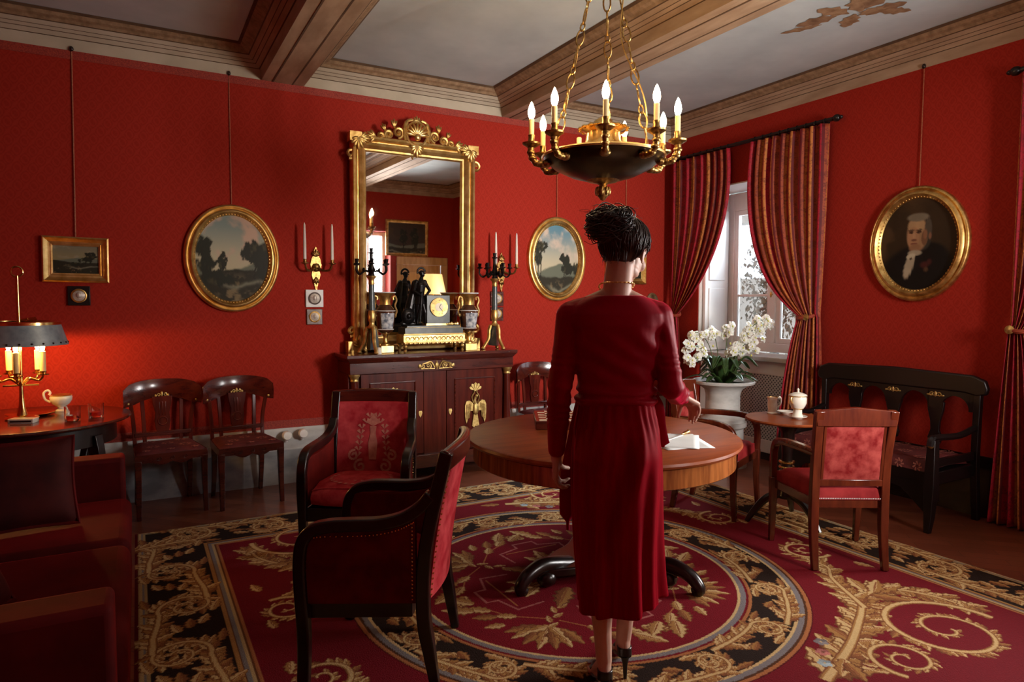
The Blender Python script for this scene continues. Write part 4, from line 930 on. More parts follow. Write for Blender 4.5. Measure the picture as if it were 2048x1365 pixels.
# ---------------------------------------------------------------- garniture on the cabinet
ZT=1.05
t=thing('mantel_clock','grey and gilt mantel clock with dark bronze warrior standing beside its dial','clock',(2.18,5.34,ZT))
for sx in (-1,1):
    for sy in (-.075,.07):
        m=MB(); m.lathe([(.012,0),(.016,.012),(.010,.022),(.020,.045),(.014,.06),(.022,.075)],12,(sx*.255,sy,0)); m.build('foot','gold',t)
m=MB(); m.box(-.275,.275,-.09,.085,.075,.15)
for i in range(14):
    x=-.26+.04*i; m.sphere((x,-.092,.075),(.016,.008,.012),8)
    if i<13: m.torus((x+.02,-.092,.112),.016,.004,12,5,axis='y')
m.tube([(-.275,-.092,.15),(.275,-.092,.15)],.007,6); m.tube([(-.275,-.092,.084),(.275,-.092,.084)],.006,6); m.build('pierced_gallery','gold',t)
m=MB(); m.box(-.262,.262,-.085,.080,.15,.205); m.box(-.24,.24,-.075,.075,.205,.222); m.build('plinth','slate',t,bevel=.003)
m=MB(); m.box(-.245,.245,-.078,.078,.2,.206); m.build('gilt_fillet','gold',t)
m=MB(); m.box(-.055,.155,-.05,.06,.235,.475); m.build('case','slate',t,bevel=.003)
m=MB(); m.box(-.062,.162,-.055,.065,.222,.238); m.build('case_base','gold',t)
m=MB(); m.lathe([(0,0),(.070,0),(.072,.006),(.080,.010),(.080,.016),(.070,.014)],36,M=TR(.05,-.048,.375,rx=PI/2)); d=m.build('dial','ormolu',t)
m=MB()
for a,L in ((.6,.035),(2.4,.05)): m.tube([(.05,-.066,.375),(.05+L*sin(a),-.066,.375+L*cos(a))],.002,5)
m.build('hand','shoe',d)
m=MB()
for i in range(12):
    q=2*PI*i/12; m.tube([(.05+.052*sin(q),-.0645,.375+.052*cos(q)),(.05+.062*sin(q),-.0645,.375+.062*cos(q))],.0018,4)
tag(m.build('hour_marks','shoe',d),kind='stuff')
m=MB(); m.lathe([(.0,.0),(.034,.0),(.036,.002)],28,M=TR(.05,-.064,.375,rx=PI/2)); m.build('dial_centre','ivory',d)
def remesh(m,name,mt,parent,vox,sm=4,fac=.5):
    o=m.build(name,mt,parent,angle=180); a=o.modifiers.new('r','REMESH'); a.mode='VOXEL'; a.voxel_size=vox; a.use_smooth_shade=True
    s=o.modifiers.new('s','SMOOTH'); s.factor=fac; s.iterations=sm
    dg=bpy.context.evaluated_depsgraph_get(); me=bpy.data.meshes.new_from_object(o.evaluated_get(dg)); o.modifiers.clear(); o.data=me
    me.polygons.foreach_set('use_smooth',[True]*len(me.polygons)); me.name=name; return o
def cap(m,a,b,ra,rb,n=12,k=6):
    """tapered capsule"""
    a,b=Vector(a),Vector(b); P=[a.lerp(b,i/k) for i in range(k+1)]; m.tube(P,[lerp(ra,rb,i/k) for i in range(k+1)],n); m.sphere(a,ra,n); m.sphere(b,rb,n)
m=MB(); x=-.10
# warrior: weight on one leg, cuirass and kilt, crested helmet, cloak falling over a shield at his side
cap(m,(x-.024,.0,.235),(x-.022,-.004,.33),.014,.019); cap(m,(x-.022,-.004,.33),(x-.014,-.004,.43),.020,.028); cap(m,(x-.024,0,.232),(x+.004,-.03,.232),.011,.010)
cap(m,(x+.045,-.02,.235),(x+.038,-.026,.33),.013,.018); cap(m,(x+.038,-.026,.33),(x+.016,-.006,.43),.019,.027); cap(m,(x+.045,-.02,.232),(x+.072,-.045,.232),.010,.009)
m.lathe([(.046,.405),(.052,.40),(.042,.455),(.036,.475),(.0,.476)],18,(x,-.003,0)); cap(m,(x,.0,.47),(x+.006,0,.555),.036,.047); m.sphere((x-.03,0,.585),.022,12); m.sphere((x+.045,0,.585),.022,12); cap(m,(x+.01,0,.58),(x+.018,0,.625),.03,.014)
m.sphere((x+.023,-.004,.648),(.020,.022,.026),14); m.sphere((x+.019,-.001,.662),(.026,.025,.022),14); m.sphere((x+.046,-.004,.658),(.010,.014,.006),8); m.sphere((x+.040,-.006,.640),(.006,.006,.006),6)
for i in range(9):
    q=PI*(.10+.95*i/8); m.sphere((x+.016+.034*cos(q),0,.668+.036*sin(q)),(.010,.007,.010),8)
cap(m,(x+.05,0,.58),(x+.082,-.022,.515),.016,.013); cap(m,(x+.082,-.022,.515),(x+.040,-.052,.475),.013,.010); m.sphere((x+.036,-.054,.472),.012,8)
cap(m,(x-.036,0,.58),(x-.062,-.03,.51),.016,.013); cap(m,(x-.062,-.03,.51),(x-.02,-.058,.478),.013,.010); cap(m,(x+.0,-.056,.50),(x-.02,-.06,.24),.006,.005)
cap(m,(x-.035,.026,.58),(x-.075,.03,.38),.022,.040); cap(m,(x-.075,.03,.38),(x-.11,.02,.25),.040,.034); cap(m,(x-.06,.03,.36),(x-.04,.03,.25),.03,.03)
m.sphere((x-.105,-.004,.30),(.060,.026,.068),18); m.sphere((x-.105,-.03,.30),(.018,.010,.020),10); cap(m,(x-.15,.01,.235),(x-.05,.01,.235),.02,.02)
remesh(m,'warrior_figure','black_bronze',t,.0028,2)
m=MB(); 
for i in range(6): m.sphere((.13+.018*i,-.06,.232),(.012,.01,.008+.006*(i%3)),8)
m.build('trophy_mount','gold',t)
def vase(x,label,yv=5.33):
    t=thing('porcelain_vase',label,'vase',(x,yv,ZT),0,'porcelain vases on the cabinet')
    m=MB(); m.box(-.055,.055,-.055,.055,0,.062); m.build('plinth','gold',t,bevel=.004)
    m=MB(); m.lathe([(.040,.062),(.040,.072),(.022,.085),(.016,.115),(.020,.14),(.036,.155),(.03,.165)],24); m.build('stem','gold',t)
    m=MB(); m.lathe([(.03,.160),(.058,.175),(.066,.19),(.076,.27),(.084,.325),(.080,.345),(.062,.375),(.046,.395)],36); m.build('body',mat_vase,t)
    m=MB(); m.lathe([(.046,.392),(.042,.42),(.050,.46),(.078,.488),(.084,.495),(.080,.498),(.045,.47),(.035,.42)],36); m.build('neck','gold_old',t)
    m=MB(); m.lathe([(.0655,.188),(.070,.192),(.0665,.198)],36); m.torus((0,0,.345),.081,.004,32,6); m.torus((0,0,.495),.083,.005,32,6); m.build('pale_band','pale_metal',t)
    for s in (-1,1):
        m=MB(); m.tube(spline([(s*.082,0,.30),(s*.10,0,.34),(s*.085,0,.385),(s*.098,0,.43),(s*.086,0,.465),(s*.068,0,.455),(s*.070,0,.435)],6),.008,8); m.sphere((s*.088,0,.305),(.012,.014,.018),8); m.build('handle','gold',t)
    m=MB(); Rr=.0
    def pf(u,v):
        a=-PI/2+(u-.5)*1.5; z=.20+.125*v; r=np.interp(z,[.19,.27,.325,.345],[.066,.076,.084,.080])+.0012; return (r*cos(a),r*sin(a),z)
    m.grid(pf,18,12); p=m.build('painted_scene',mat_scene,t)
    return t
mat_vase=mat('maroon_lustre',(.035,.012,.008),(.10,.035,.015),rough=.12,scale=10,metal=.2,Coat_Weight=.5)
mat_scene=mat('painted_vase_scene',(.10,.12,.16),(.55,.55,.55),rough=.15,scale=26,lo=.4,hi=.62)
vase(1.785,'maroon and gilt porcelain vase left of the mantel clock, behind the left candelabrum',5.355); vase(2.53,'maroon and gilt porcelain vase right of the mantel clock')
def candelabrum(x,y,rz,label):
    t=thing('candelabrum',label,'candelabrum',(x,y,ZT),rz,'black branched candelabra on the cabinet')
    for k in range(3):
        a=R(-90+120*k); c,s=cos(a),sin(a); m=MB(); m.tube(spline([(.035*c,.035*s,.215),(.05*c,.05*s,.17),(.055*c,.055*s,.10),(.085*c,.085*s,.045),(.105*c,.105*s,.016),(.10*c,.10*s,0.014)],6),[lerp(.017,.012,i/30) for i in range(31)],8); m.sphere((.103*c,.103*s,.012),(.018,.018,.012),8); m.build('gilt_leg','gold_old',t)
    m=MB(); m.lathe([(.0,.03),(.058,.035),(.052,.12),(.036,.20),(.0,.21)],3); m.build('core','slate',t)
    m=MB(); m.lathe([(.036,.205),(.04,.215),(.022,.235),(.022,.255),(.030,.27),(.032,.30),(.026,.345),(.022,.352)],20); m.build('lower_mount','gold_old',t)
    m=MB(); m.lathe([(.026,.35),(.023,.56)],20); m.build('column','slate',t)
    m=MB(); m.lathe([(.023,.555),(.026,.565),(.022,.585),(.026,.60),(.040,.615),(.042,.625),(.0,.63)],20); m.build('capital','gold_old',t)
    m=MB(); m.lathe([(.03,.625),(.022,.65),(.032,.68),(.018,.71),(.014,.76),(.016,.80)],14); m.build('hub','black_bronze',t)
    for k in range(6):
        a=R(60*k+15); c,s=cos(a),sin(a); m=MB(); m.tube(spline([(.015*c,.015*s,.66),(.06*c,.06*s,.665),(.105*c,.105*s,.64),(.135*c,.135*s,.67),(.132*c,.132*s,.715)],6),.0075,7); m.lathe([(.008,.710),(.026,.716),(.027,.722),(.012,.727),(.016,.75),(.018,.758),(0,.758)],12,(.132*c,.132*s,0)); m.sphere((.07*c,.07*s,.675),(.012,.012,.016),6); m.build('branch','black_bronze',t)
    m=MB(); m.lathe([(.008,.80),(.026,.806),(.027,.812),(.012,.818),(.017,.842),(.018,.85),(0,.85)],12); m.build('centre_socket','black_bronze',t)
candelabrum(1.655,5.30,0,'black branched candelabrum on gilt tripod at the left end of the cabinet'); candelabrum(2.775,5.31,R(20),'black branched candelabrum on gilt tripod at the right end of the cabinet')
m=MB(); m.lathe([(0,0),(.02,0),(.022,.03),(.016,.04),(.019,.055),(0,.055)],20); tag(m.build('cream_pot','porcelain',None,loc=(1.685,5.215,ZT)),'tiny cream pot by the foot of the left candelabrum','pot')
# ---------------------------------------------------------------- sconces, candles and cameo plaques on the back wall
def sconce(x,z,label):
    t=thing('wall_sconce',label,'sconce',(x,YA,z),0,'two-light gilt sconces')
    m=MB(); pts=[(0,.17),(.018,.13),(.012,.11),(.035,.07),(.045,.02),(.030,-.03),(.035,-.06),(.018,-.12),(.008,-.17),(0,-.20)]; pts=pts+[(-a,b) for a,b in pts[-2:0:-1]]
    m.prism(pts[::-1],0,.014,Matrix.Rotation(PI/2,4,'X')); m.sphere((0,-.02,.0),(.035,.02,.035),12); leafy(m,0,.09,-.018,.06,PI/2,5); leafy(m,0,-.08,-.016,.06,-PI/2,3); m.build('backplate','bronze_arm',t)
    for s in (-1,1):
        m=MB(); m.tube(spline([(0,-.03,0),(s*.05,-.06,-.025),(s*.09,-.09,-.02),(s*.108,-.11,.025)],6),.009,8); m.lathe([(.008,.02),(.028,.027),(.029,.033),(.013,.038),(.015,.06),(0,.06)],16,(s*.108,-.11,0)); m.build('arm','bronze_arm',t)
    return t
def candle(x,y,z,h,label):
    m=MB(); m.lathe([(0,0),(.0125,0),(.0115,h*.5),(.008,h*.93),(.003,h),(0,h)],14); tag(m.build('taper_candle','wax',None,loc=(x,y,z)),label,'candle','unlit white tapers in the wall sconces')
sconce(1.283,1.745,'gilt two-arm wall sconce left of the mirror'); sconce(2.99,1.76,'gilt two-arm wall sconce right of the mirror behind the candelabrum')
for x,z,lb in ((1.175,1.802,'left white taper in the sconce left of the mirror'),(1.391,1.802,'right white taper in the sconce left of the mirror'),(2.882,1.817,'left white taper in the sconce right of the mirror'),(3.098,1.817,'right white taper in the sconce right of the mirror')): candle(x,YA-.11,z,.29,lb)
def plaque(x,z,s,fm,label,grp='small square cameo plaques'):
    t=thing('cameo_plaque',label,'plaque',(x,YA,z),0,grp)
    m=MB(); m.box(-s/2,s/2,-.018,-.001,-s/2,s/2); m.build('frame',fm,t,bevel=.004)
    m=MB(); m.lathe([(s*.36,0),(s*.36,.006),(s*.31,.008),(s*.29,.003)],30,M=TR(0,-.018,0,rx=PI/2)); m.build('ring','gold_old' if fm!='pale_metal' else 'grey_metal',t)
    m=MB(); m.lathe([(0,.0),(s*.29,.0),(s*.27,.007),(0,.016)],28,M=TR(0,-.017,0,rx=PI/2)); m.sphere((.0,-.03,.004),(s*.12,.008,s*.15),10); m.build('relief','cameo',t)
plaque(1.268,1.495,.142,'pale_metal','pale silvery square plaque with round relief below the left sconce'); plaque(1.266,1.345,.126,'grey_metal','dark grey square plaque with round relief, lowest below the left sconce')
plaque(2.945,1.500,.135,'wood','dark red square plaque with round relief below the right sconce'); plaque(2.945,1.358,.130,'wood','dark red square plaque with round relief, lowest below the right sconce')
plaque(-.348,1.505,.135,'black','black square plaque with round relief below the small gilt landscape')

# ---------------------------------------------------------------- paintings
def canvas(mb_fn,nx,ny,shade,name,parent):
    """grid whose vertices carry paint colours; shade(u,v)->rgb arrays with u right, v up"""
    m=MB(); m.grid(mb_fn,nx,ny); o=m.build(name,'paint',parent)
    U,V=np.meshgrid(np.linspace(0,1,nx+1),np.linspace(0,1,ny+1)); c=shade(U,V).reshape(-1,3)
    at=o.data.color_attributes.new('Col','FLOAT_COLOR','POINT'); at.data.foreach_set('color',np.concatenate([c,np.ones((len(c),1))],1).astype(np.float32).ravel()); return o
def fbm(U,V,seed,base=4,oct=5):
    r=np.random.default_rng(seed); out=np.zeros_like(U); amp=1; tot=0; f=base
    for o in range(oct):
        g=r.random((f+2,f+2)); x=U*f; y=V*f; i=np.clip(x.astype(int),0,f); j=np.clip(y.astype(int),0,f); fx=x-i; fy=y-j; fx=fx*fx*(3-2*fx); fy=fy*fy*(3-2*fy)
        out+=amp*((g[j,i]*(1-fx)+g[j,i+1]*fx)*(1-fy)+(g[j+1,i]*(1-fx)+g[j+1,i+1]*fx)*fy); tot+=amp; amp*=.55; f*=2
    return out/tot
def mixc(c,col,m): return c*(1-m[...,None])+np.array(col)*m[...,None]
def sm(x,a,b): t=np.clip((x-a)/(b-a),0,1); return t*t*(3-2*t)
def landscape(seed,sky,cloud,trees,hor=.42,warm=1.0):
    def f(U,V):
        n=fbm(U,V,seed); n2=fbm(U,V,seed+5,9,5); n3=fbm(U,V,seed+9,16,4)
        c=np.ones(U.shape+(3,))*np.array(sky[0]); c=mixc(c,sky[1],sm(V,hor,1.0)); c=mixc(c,cloud,sm(n+.25*n2,.58,.80)*sm(V,hor,.6))
        hill=hor+.06*np.sin(U*5+seed)+.05*(n2-.5); c=mixc(c,(.13,.14,.10),1-sm(V,hill-.01,hill+.02))
        g=hor-.08+.05*np.sin(U*3.1+seed*2)+.06*(n2-.5); c=mixc(c,(.026,.022,.012),1-sm(V,g-.01,g+.015))
        c=mixc(c,(.24,.17,.085),sm(n3,.52,.62)*(1-sm(V,g-.2,g))*sm(n,.42,.6)*.75); c=mixc(c,(.20,.19,.13),np.exp(-((V-(g-.16+.04*np.sin(U*9)))/.022)**2)*.8*sm(U,.2,.5))
        for x,y,w,h in trees:
            d=((U-x)/w)**2+((V-y)/h)**2; e=d+ (n3-.5)*2.2+(n2-.5)*1.4; mk=1-sm(e,.75,1.05); c=mixc(c,(.020,.020,.012),mk); c=mixc(c,(.09,.075,.03),mk*sm(n3,.58,.7)*.5)
            tr=(np.abs(U-x-.01*np.sin(V*20))<.010)&(V<y)&(V>hor-.15); c=mixc(c,(.02,.016,.01),tr*1.0)
        return c
    return f
def oval_picture(name,label,x,z,a,b,wfr,shade,cordtop,rot,loc3,group,mt='gold'):
    """oval frame in local xz plane, front toward -y"""
    t=thing('oval_painting' if name is None else name,label,'painting',loc3,rot,group)
    pr=[(0,.0),(0,-.025),(.008,-.034),(.018,-.036),(.024,-.028),(.030,-.026),(.045,-.044),(.058,-.046),(.068,-.034),(.074,-.028),(.085,-.020),(.090,-.008)]; k=wfr/.09; N=72; m=MB()
    for d,y in pr:
        pass
    vs=[]
    for d,y in pr:
        for i in range(N): q=2*PI*i/N; vs.append(((a-d*k)*cos(q),y,(b-d*k)*sin(q)))
    fs=[(j*N+i,j*N+(i+1)%N,(j+1)*N+(i+1)%N,(j+1)*N+i) for j in range(len(pr)-1) for i in range(N)]
    m.add(vs,fs); f=m.build('frame',mt,t,angle=50)
    m=MB()
    for i in range(80):
        q=2*PI*i/80; m.sphere(((a-.080*k)*cos(q),-.024,(b-.080*k)*sin(q)),(.006,.006,.006),6)
    tag(m.build('beading',mt,f),kind='stuff')
    ai,bi=a-.085*k,b-.085*k; nr,na=46,96
    m=MB(); vs=[(0,-.012,0)]+[(ai*r/nr*cos(2*PI*i/na),-.012,bi*r/nr*sin(2*PI*i/na)) for r in range(1,nr+1) for i in range(na)]
    fs=[(0,1+(i+1)%na,1+i) for i in range(na)]+[(1+r*na+i,1+r*na+(i+1)%na,1+(r+1)*na+(i+1)%na,1+(r+1)*na+i) for r in range(nr-1) for i in range(na)]
    m.add(vs,fs); o=m.build('canvas','paint',t); V=np.array([(p[0],p[2]) for p in vs]); U_=(V[:,0]/ai+1)/2; V_=(V[:,1]/bi+1)/2
    if rot!=0: pass
    c=shade(U_[None,:],V_[None,:])[0]; at=o.data.color_attributes.new('Col','FLOAT_COLOR','POINT'); at.data.foreach_set('color',np.concatenate([c,np.ones((len(c),1))],1).astype(np.float32).ravel())
    if cordtop:
        m=MB(); m.tube([(0,-.012,b-.01),(0,-.006,cordtop-loc3[2])],.0035,6); m.build('hanging_cord','cord',t)
        m=MB(); m.sphere((0,-.012,cordtop-loc3[2]),(.014,.014,.018),8); m.build('hook','dark',t)
    return t
OVG='oval gilt framed pictures'
oval_picture(None,'large oval landscape with trees in gilt frame above the two side chairs',0,0,.343,.41,.085,landscape(3,[(.46,.40,.26),(.17,.23,.22)],(.50,.34,.25),[(.10,.62,.12,.13),(.14,.42,.13,.12),(.36,.46,.07,.10),(.80,.58,.16,.15),(.92,.48,.14,.25),(.3,.28,.2,.10)],.40),ZW+.01,0,(.655,YA,1.797),OVG)
oval_picture(None,'oval landscape with blue sky in gilt frame, right of the mirror',0,0,.335,.411,.085,landscape(11,[(.50,.44,.30),(.10,.22,.29)],(.55,.45,.36),[(.14,.68,.15,.10),(.08,.52,.12,.10),(.68,.50,.12,.09),(.72,.36,.16,.10),(.95,.4,.09,.12)],.36),ZW+.01,0,(3.605,YA,1.888),OVG)
def portrait(U,V):
    n=fbm(U,V,21); n2=fbm(U,V,27,10,4); c=np.ones(U.shape+(3,))*np.array((.030,.017,.008)); c=mixc(c,(.060,.032,.014),sm(n,.45,.65)*(1-sm(U,.3,.8)))
    def el(x,y,a,b,col,soft=.12,rot=0,amt=1):
        nonlocal c
        dx,dy=U-x,(V-y); ca,sa=cos(rot),sin(rot); X=dx*ca+dy*sa; Y=-dx*sa+dy*ca; d=np.sqrt((X/a)**2+(Y/b)**2); c=mixc(c,col,(1-sm(d,1-soft,1+soft))*amt)
    el(.53,.18,.50,.30,(.006,.005,.005)); el(.60,.36,.30,.16,(.006,.005,.005)); el(.45,.34,.14,.13,(.008,.006,.006))
    el(.57,.60,.115,.17,(.035,.028,.02))     # grey hair behind
    el(.495,.605,.135,.185,(.27,.15,.075)); el(.48,.70,.11,.085,(.36,.22,.11)); el(.445,.57,.08,.12,(.33,.17,.085)); el(.59,.56,.04,.08,(.15,.07,.035)); el(.635,.66,.045,.11,(.07,.055,.04)); el(.50,.79,.14,.045,(.16,.13,.09))
    for x in (.42,.515): el(x,.630,.035,.014,(.05,.022,.012)); el(x,.652,.045,.010,(.10,.055,.03))
    el(.455,.585,.018,.055,(.38,.21,.11),.4,.1); el(.455,.545,.035,.014,(.15,.06,.035),.4); el(.455,.505,.045,.011,(.16,.045,.03),.3); el(.47,.46,.075,.045,(.24,.12,.06),.3); el(.60,.60,.025,.05,(.22,.10,.05),.3); el(.66,.58,.018,.035,(.2,.09,.05),.4)
    el(.47,.405,.09,.03,(.30,.25,.17),.2); el(.40,.27,.055,.15,(.34,.28,.19),.15,-.35); el(.42,.37,.06,.028,(.42,.36,.25),.2,.2); el(.42,.345,.018,.012,(.06,.045,.03))
    el(.60,.27,.05,.035,(.055,.012,.010),.5); el(.62,.22,.025,.025,(.08,.04,.02),.5); el(.66,.3,.03,.03,(.05,.012,.010),.5)
    return c*(.85+.3*n2[...,None])
oval_picture('oval_portrait','oval gilt framed portrait of a man in dark coat, on the right wall',0,0,.366,.423,.090,portrait,ZW+.01,R(-90),(XB,2.93,1.905),OVG,'gold_old')
def rect_picture(label,loc,rot,w,h,wf,shade,cordtop,mt='gold',name='landscape_painting',tilt=0):
    t=thing(name,label,'painting',loc,rot); t.rotation_euler=(0,tilt,rot)
    pr=[(0,0),(0,-.03),(.15,-.036),(.28,-.028),(.55,-.014),(.75,-.012),(.82,-.018),(1,-.016),(1,-.004)]; m=MB()
    for (d0,y0),(d1,y1) in zip(pr,pr[1:]):
        r_=lambda d,y:[(-w/2+d*wf,y,-h/2+d*wf),(w/2-d*wf,y,-h/2+d*wf),(w/2-d*wf,y,h/2-d*wf),(-w/2+d*wf,y,h/2-d*wf)]
        a,b=r_(d0,y0),r_(d1,y1)
        for i in range(4): j=(i+1)%4; m.add([a[i],a[j],b[j],b[i]],[(3,2,1,0)])
    m.build('frame',mt,t,angle=30)
    wi,hi=w-2*wf+.01,h-2*wf+.01
    canvas(lambda u,v:(lerp(-wi/2,wi/2,u),-.007,lerp(-hi/2,hi/2,v)),80,56,shade,'canvas',t)
    if cordtop:
        m=MB(); m.tube([(0,-.012,h/2-.01),(0,-.006,cordtop-loc[2])],.0045,6); m.build('hanging_cord','cord',t)
        m=MB(); m.sphere((0,-.012,cordtop-loc[2]),(.014,.014,.018),8); m.build('hook','dark',t)
    return t
rect_picture('small gilt framed landscape hanging on a cord at the far left of the back wall',(-.358,YA,1.755),0,.392,.312,.062,landscape(17,[(.24,.20,.10),(.19,.17,.115)],(.28,.24,.16),[(.80,.62,.14,.14),(.70,.48,.18,.12),(.5,.35,.2,.06)],.52),ZW+.01,tilt=R(.6))
rect_picture('gilt framed picture hanging on the back wall, almost hidden behind her head',(4.455,YA,1.93),0,.53,.54,.06,landscape(29,[(.12,.09,.05),(.10,.08,.05)],(.15,.1,.06),[(.4,.6,.2,.2)],.5),ZW+.01,'gold_old')
t=thing('oval_relief','small brown oval relief on the back wall, just above her right shoulder','plaque',(4.825,YA,1.475))
m=MB(); m.lathe([(0,.02),(.05,.018),(.062,.010),(.070,.016),(.080,.010),(.082,0)],36,M=Matrix.Rotation(PI/2,4,'X')@Matrix.Scale(1.2,4,(0,1,0))); m.build('relief',mat('brown_relief',(.06,.03,.012),(.22,.13,.06),rough=.45,scale=22,bump=.5,bdist=.01),t)
rect_picture('dark gilt framed picture on the wall behind the camera, seen only in the mirror',(4.18,YF,2.42),R(180),.78,.62,.05,landscape(33,[(.05,.03,.02),(.05,.03,.02)],(.07,.04,.02),[(.3,.5,.1,.3),(.6,.5,.1,.3)],.3),0,'gold_old',name='dark_painting')
# shaded lamp on a stand behind the camera (its glow shows in the mirror)
t=thing('lamp_stand','small round stand beside the door, seen only in the mirror','table',(4.45,.28,0))
m=MB(); m.lathe([(.16,0),(.16,.02),(.03,.05),(.025,.87),(.05,.90),(.20,.91),(.20,.935),(0,.935)],32); m.build('stand','wood',t)
t=thing('table_lamp','table lamp with glowing yellow shade on the stand, seen only in the mirror','lamp',(4.45,.28,.935))
m=MB(); m.lathe([(.08,0),(.08,.02),(.03,.04),(.06,.15),(.03,.30),(.015,.34),(.015,.62)],24); m.build('base','brass',t)
m=MB(); m.lathe([(.225,.52),(.15,.86)],40); m.build('shade','shade',t,solid=.003)
# radiator valves on the dado
for i,(x,z,lb) in enumerate(((1.02,.405,'left white radiator valve knob on the marble dado by the armchair'),(1.145,.412,'right white radiator valve knob on the marble dado by the armchair'))):
    t=thing('radiator_valve',lb,'valve',(x,YA-.02,z),0,'white valve knobs')
    m=MB(); m.lathe([(.014,0),(.014,.045),(.012,.05)],16,M=Matrix.Rotation(PI/2,4,'X')); m.tube([(0,-.03,0),(0,-.03,-.06)],.012,8); m.build('stem','pale_metal',t)
    m=MB(); m.lathe([(.0,.045),(.034,.045),(.037,.055),(.037,.085),(.030,.095),(0,.097)],24,M=Matrix.Rotation(PI/2,4,'X')); m.build('knob','white',t)
# ---------------------------------------------------------------- chandelier
CHX,CHY,CHZ=2.17,2.92,-.030
t=thing('chandelier','gilt bronze chandelier with nine candle arms hanging on three chains','chandelier',(CHX,CHY,CHZ))
m=MB(); m.lathe([(.0,2.135),(.05,2.137),(.09,2.142),(.17,2.165),(.255,2.205),(.312,2.252),(.318,2.262),(.308,2.262),(.25,2.215),(.16,2.178),(.0,2.16)],64); m.build('bowl','bronze',t,angle=60)
m=MB(); m.lathe([(.305,2.258),(.322,2.256),(.326,2.264),(.318,2.272),(.304,2.270)],64); m.build('rim','gold',t)
m=MB(); m.lathe([(.18,2.255),(.165,2.262),(.125,2.295),(.095,2.345),(.088,2.390),(.118,2.402),(.125,2.410),(.118,2.416),(.06,2.42),(.05,2.45),(.02,2.47),(0,2.475)],48)
m.lathe([(.300,2.255),(.18,2.25),(.18,2.258),(.30,2.262)],48)
for i in range(16): a=2*PI*i/16; m.sphere((.122*cos(a),.122*sin(a),2.408),(.016,.016,.010),8)
m.build('bell','brass',t)
m=MB(); m.lathe([(0,2.035),(.012,2.04),(.03,2.065),(.036,2.085),(.028,2.105),(.018,2.115),(.03,2.125),(.075,2.135),(.09,2.143)],28)
for i in range(8): a=2*PI*i/8; m.sphere((.032*cos(a),.032*sin(a),2.085),(.011,.011,.024),8)
m.build('finial','bronze_arm',t)
va=math.atan2(-CHY,-CHX)   # toward the camera
AK=.895
for k in range(9):
    a=va+R(40*k)+R(1.5); M_=Matrix.Rotation(a,4,'Z')
    m=MB(); P=spline([(.285,0,2.232),(.320,0,2.222),(.352,0,2.226),(.376,0,2.256),(.383,0,2.290),(.380,0,2.315)],7); m.tube(P,[lerp(.016,.020,abs(i/len(P)-.5)) for i in range(len(P))],9,M=M_)
    for q in (8,14,20,26): m.sphere(P[min(q,len(P)-1)],(.022,.021,.018),8,M_)
    m.sphere((.298,0,2.225),(.026,.03,.022),8,M_); m.lathe([(.018,2.325),(.046,2.342),(.048,2.350),(.022,2.352),(.016,2.372),(.018,2.39),(.014,2.392)],20,M=M_@Matrix.Translation((.380,0,-.02))); ar_=m.build('candle_arm','bronze_arm',t)
    m=MB(); m.lathe([(.0135,2.39),(.014,2.47),(.010,2.474)],14,M=M_@Matrix.Translation((.380,0,-.02))); m.build('candle_sleeve','sleeve',ar_)
    if k!=5:
        m=MB(); m.lathe([(.008,2.472),(.014,2.482),(.0185,2.50),(.0175,2.52),(.011,2.542),(.004,2.558),(0,2.563)],14,M=M_@Matrix.Translation((.380,0,-.02))@(TR(0,0,0) if k!=2 else Matrix.Translation((0,0,0)))); m.build('bulb','bulb',ar_)
for k in range(3):
    a=va+R(-68+125*k) if k<2 else va+R(172); m=MB(); p0=Vector((.27*cos(a),.27*sin(a),2.262)); p1=Vector((.035*cos(a),.035*sin(a),3.30)); d=(p1-p0); L=d.length; d.normalize(); s=0; i=0; side=d.orthogonal().normalized(); o2=d.cross(side)
    while s<L-.02:
        big=i%2==0; ln=.085 if big else .042; wd=.019 if big else .011; c=p0+d*(s+ln/2); u=side if (i//2)%2==0 else o2
        m.tube([c+d*(ln/2*cos(q))+u*(wd*sin(q)) for q in [2*PI*j/14 for j in range(14)]],.0046,6,closed=True); s+=ln-.006; i+=1
    m.build('chain','bronze_arm',t)
m=MB(); m.lathe([(.0,3.27),(.045,3.275),(.05,3.30),(.02,3.32),(.012,3.34),(.05,3.36),(.075,ZC-CHZ),(0,ZC-CHZ)],28); m.build('ceiling_rose','bronze_arm',t)
a=va+R(57); m=MB(); m.tube([(lerp(.27,.035,q)*cos(a)+.022*sin(9*q),lerp(.27,.035,q)*sin(a)+.022*cos(11*q),lerp(2.262,3.29,q)) for q in [i/40 for i in range(41)]],.0035,6); m.build('lamp_wire','gold_old',t)

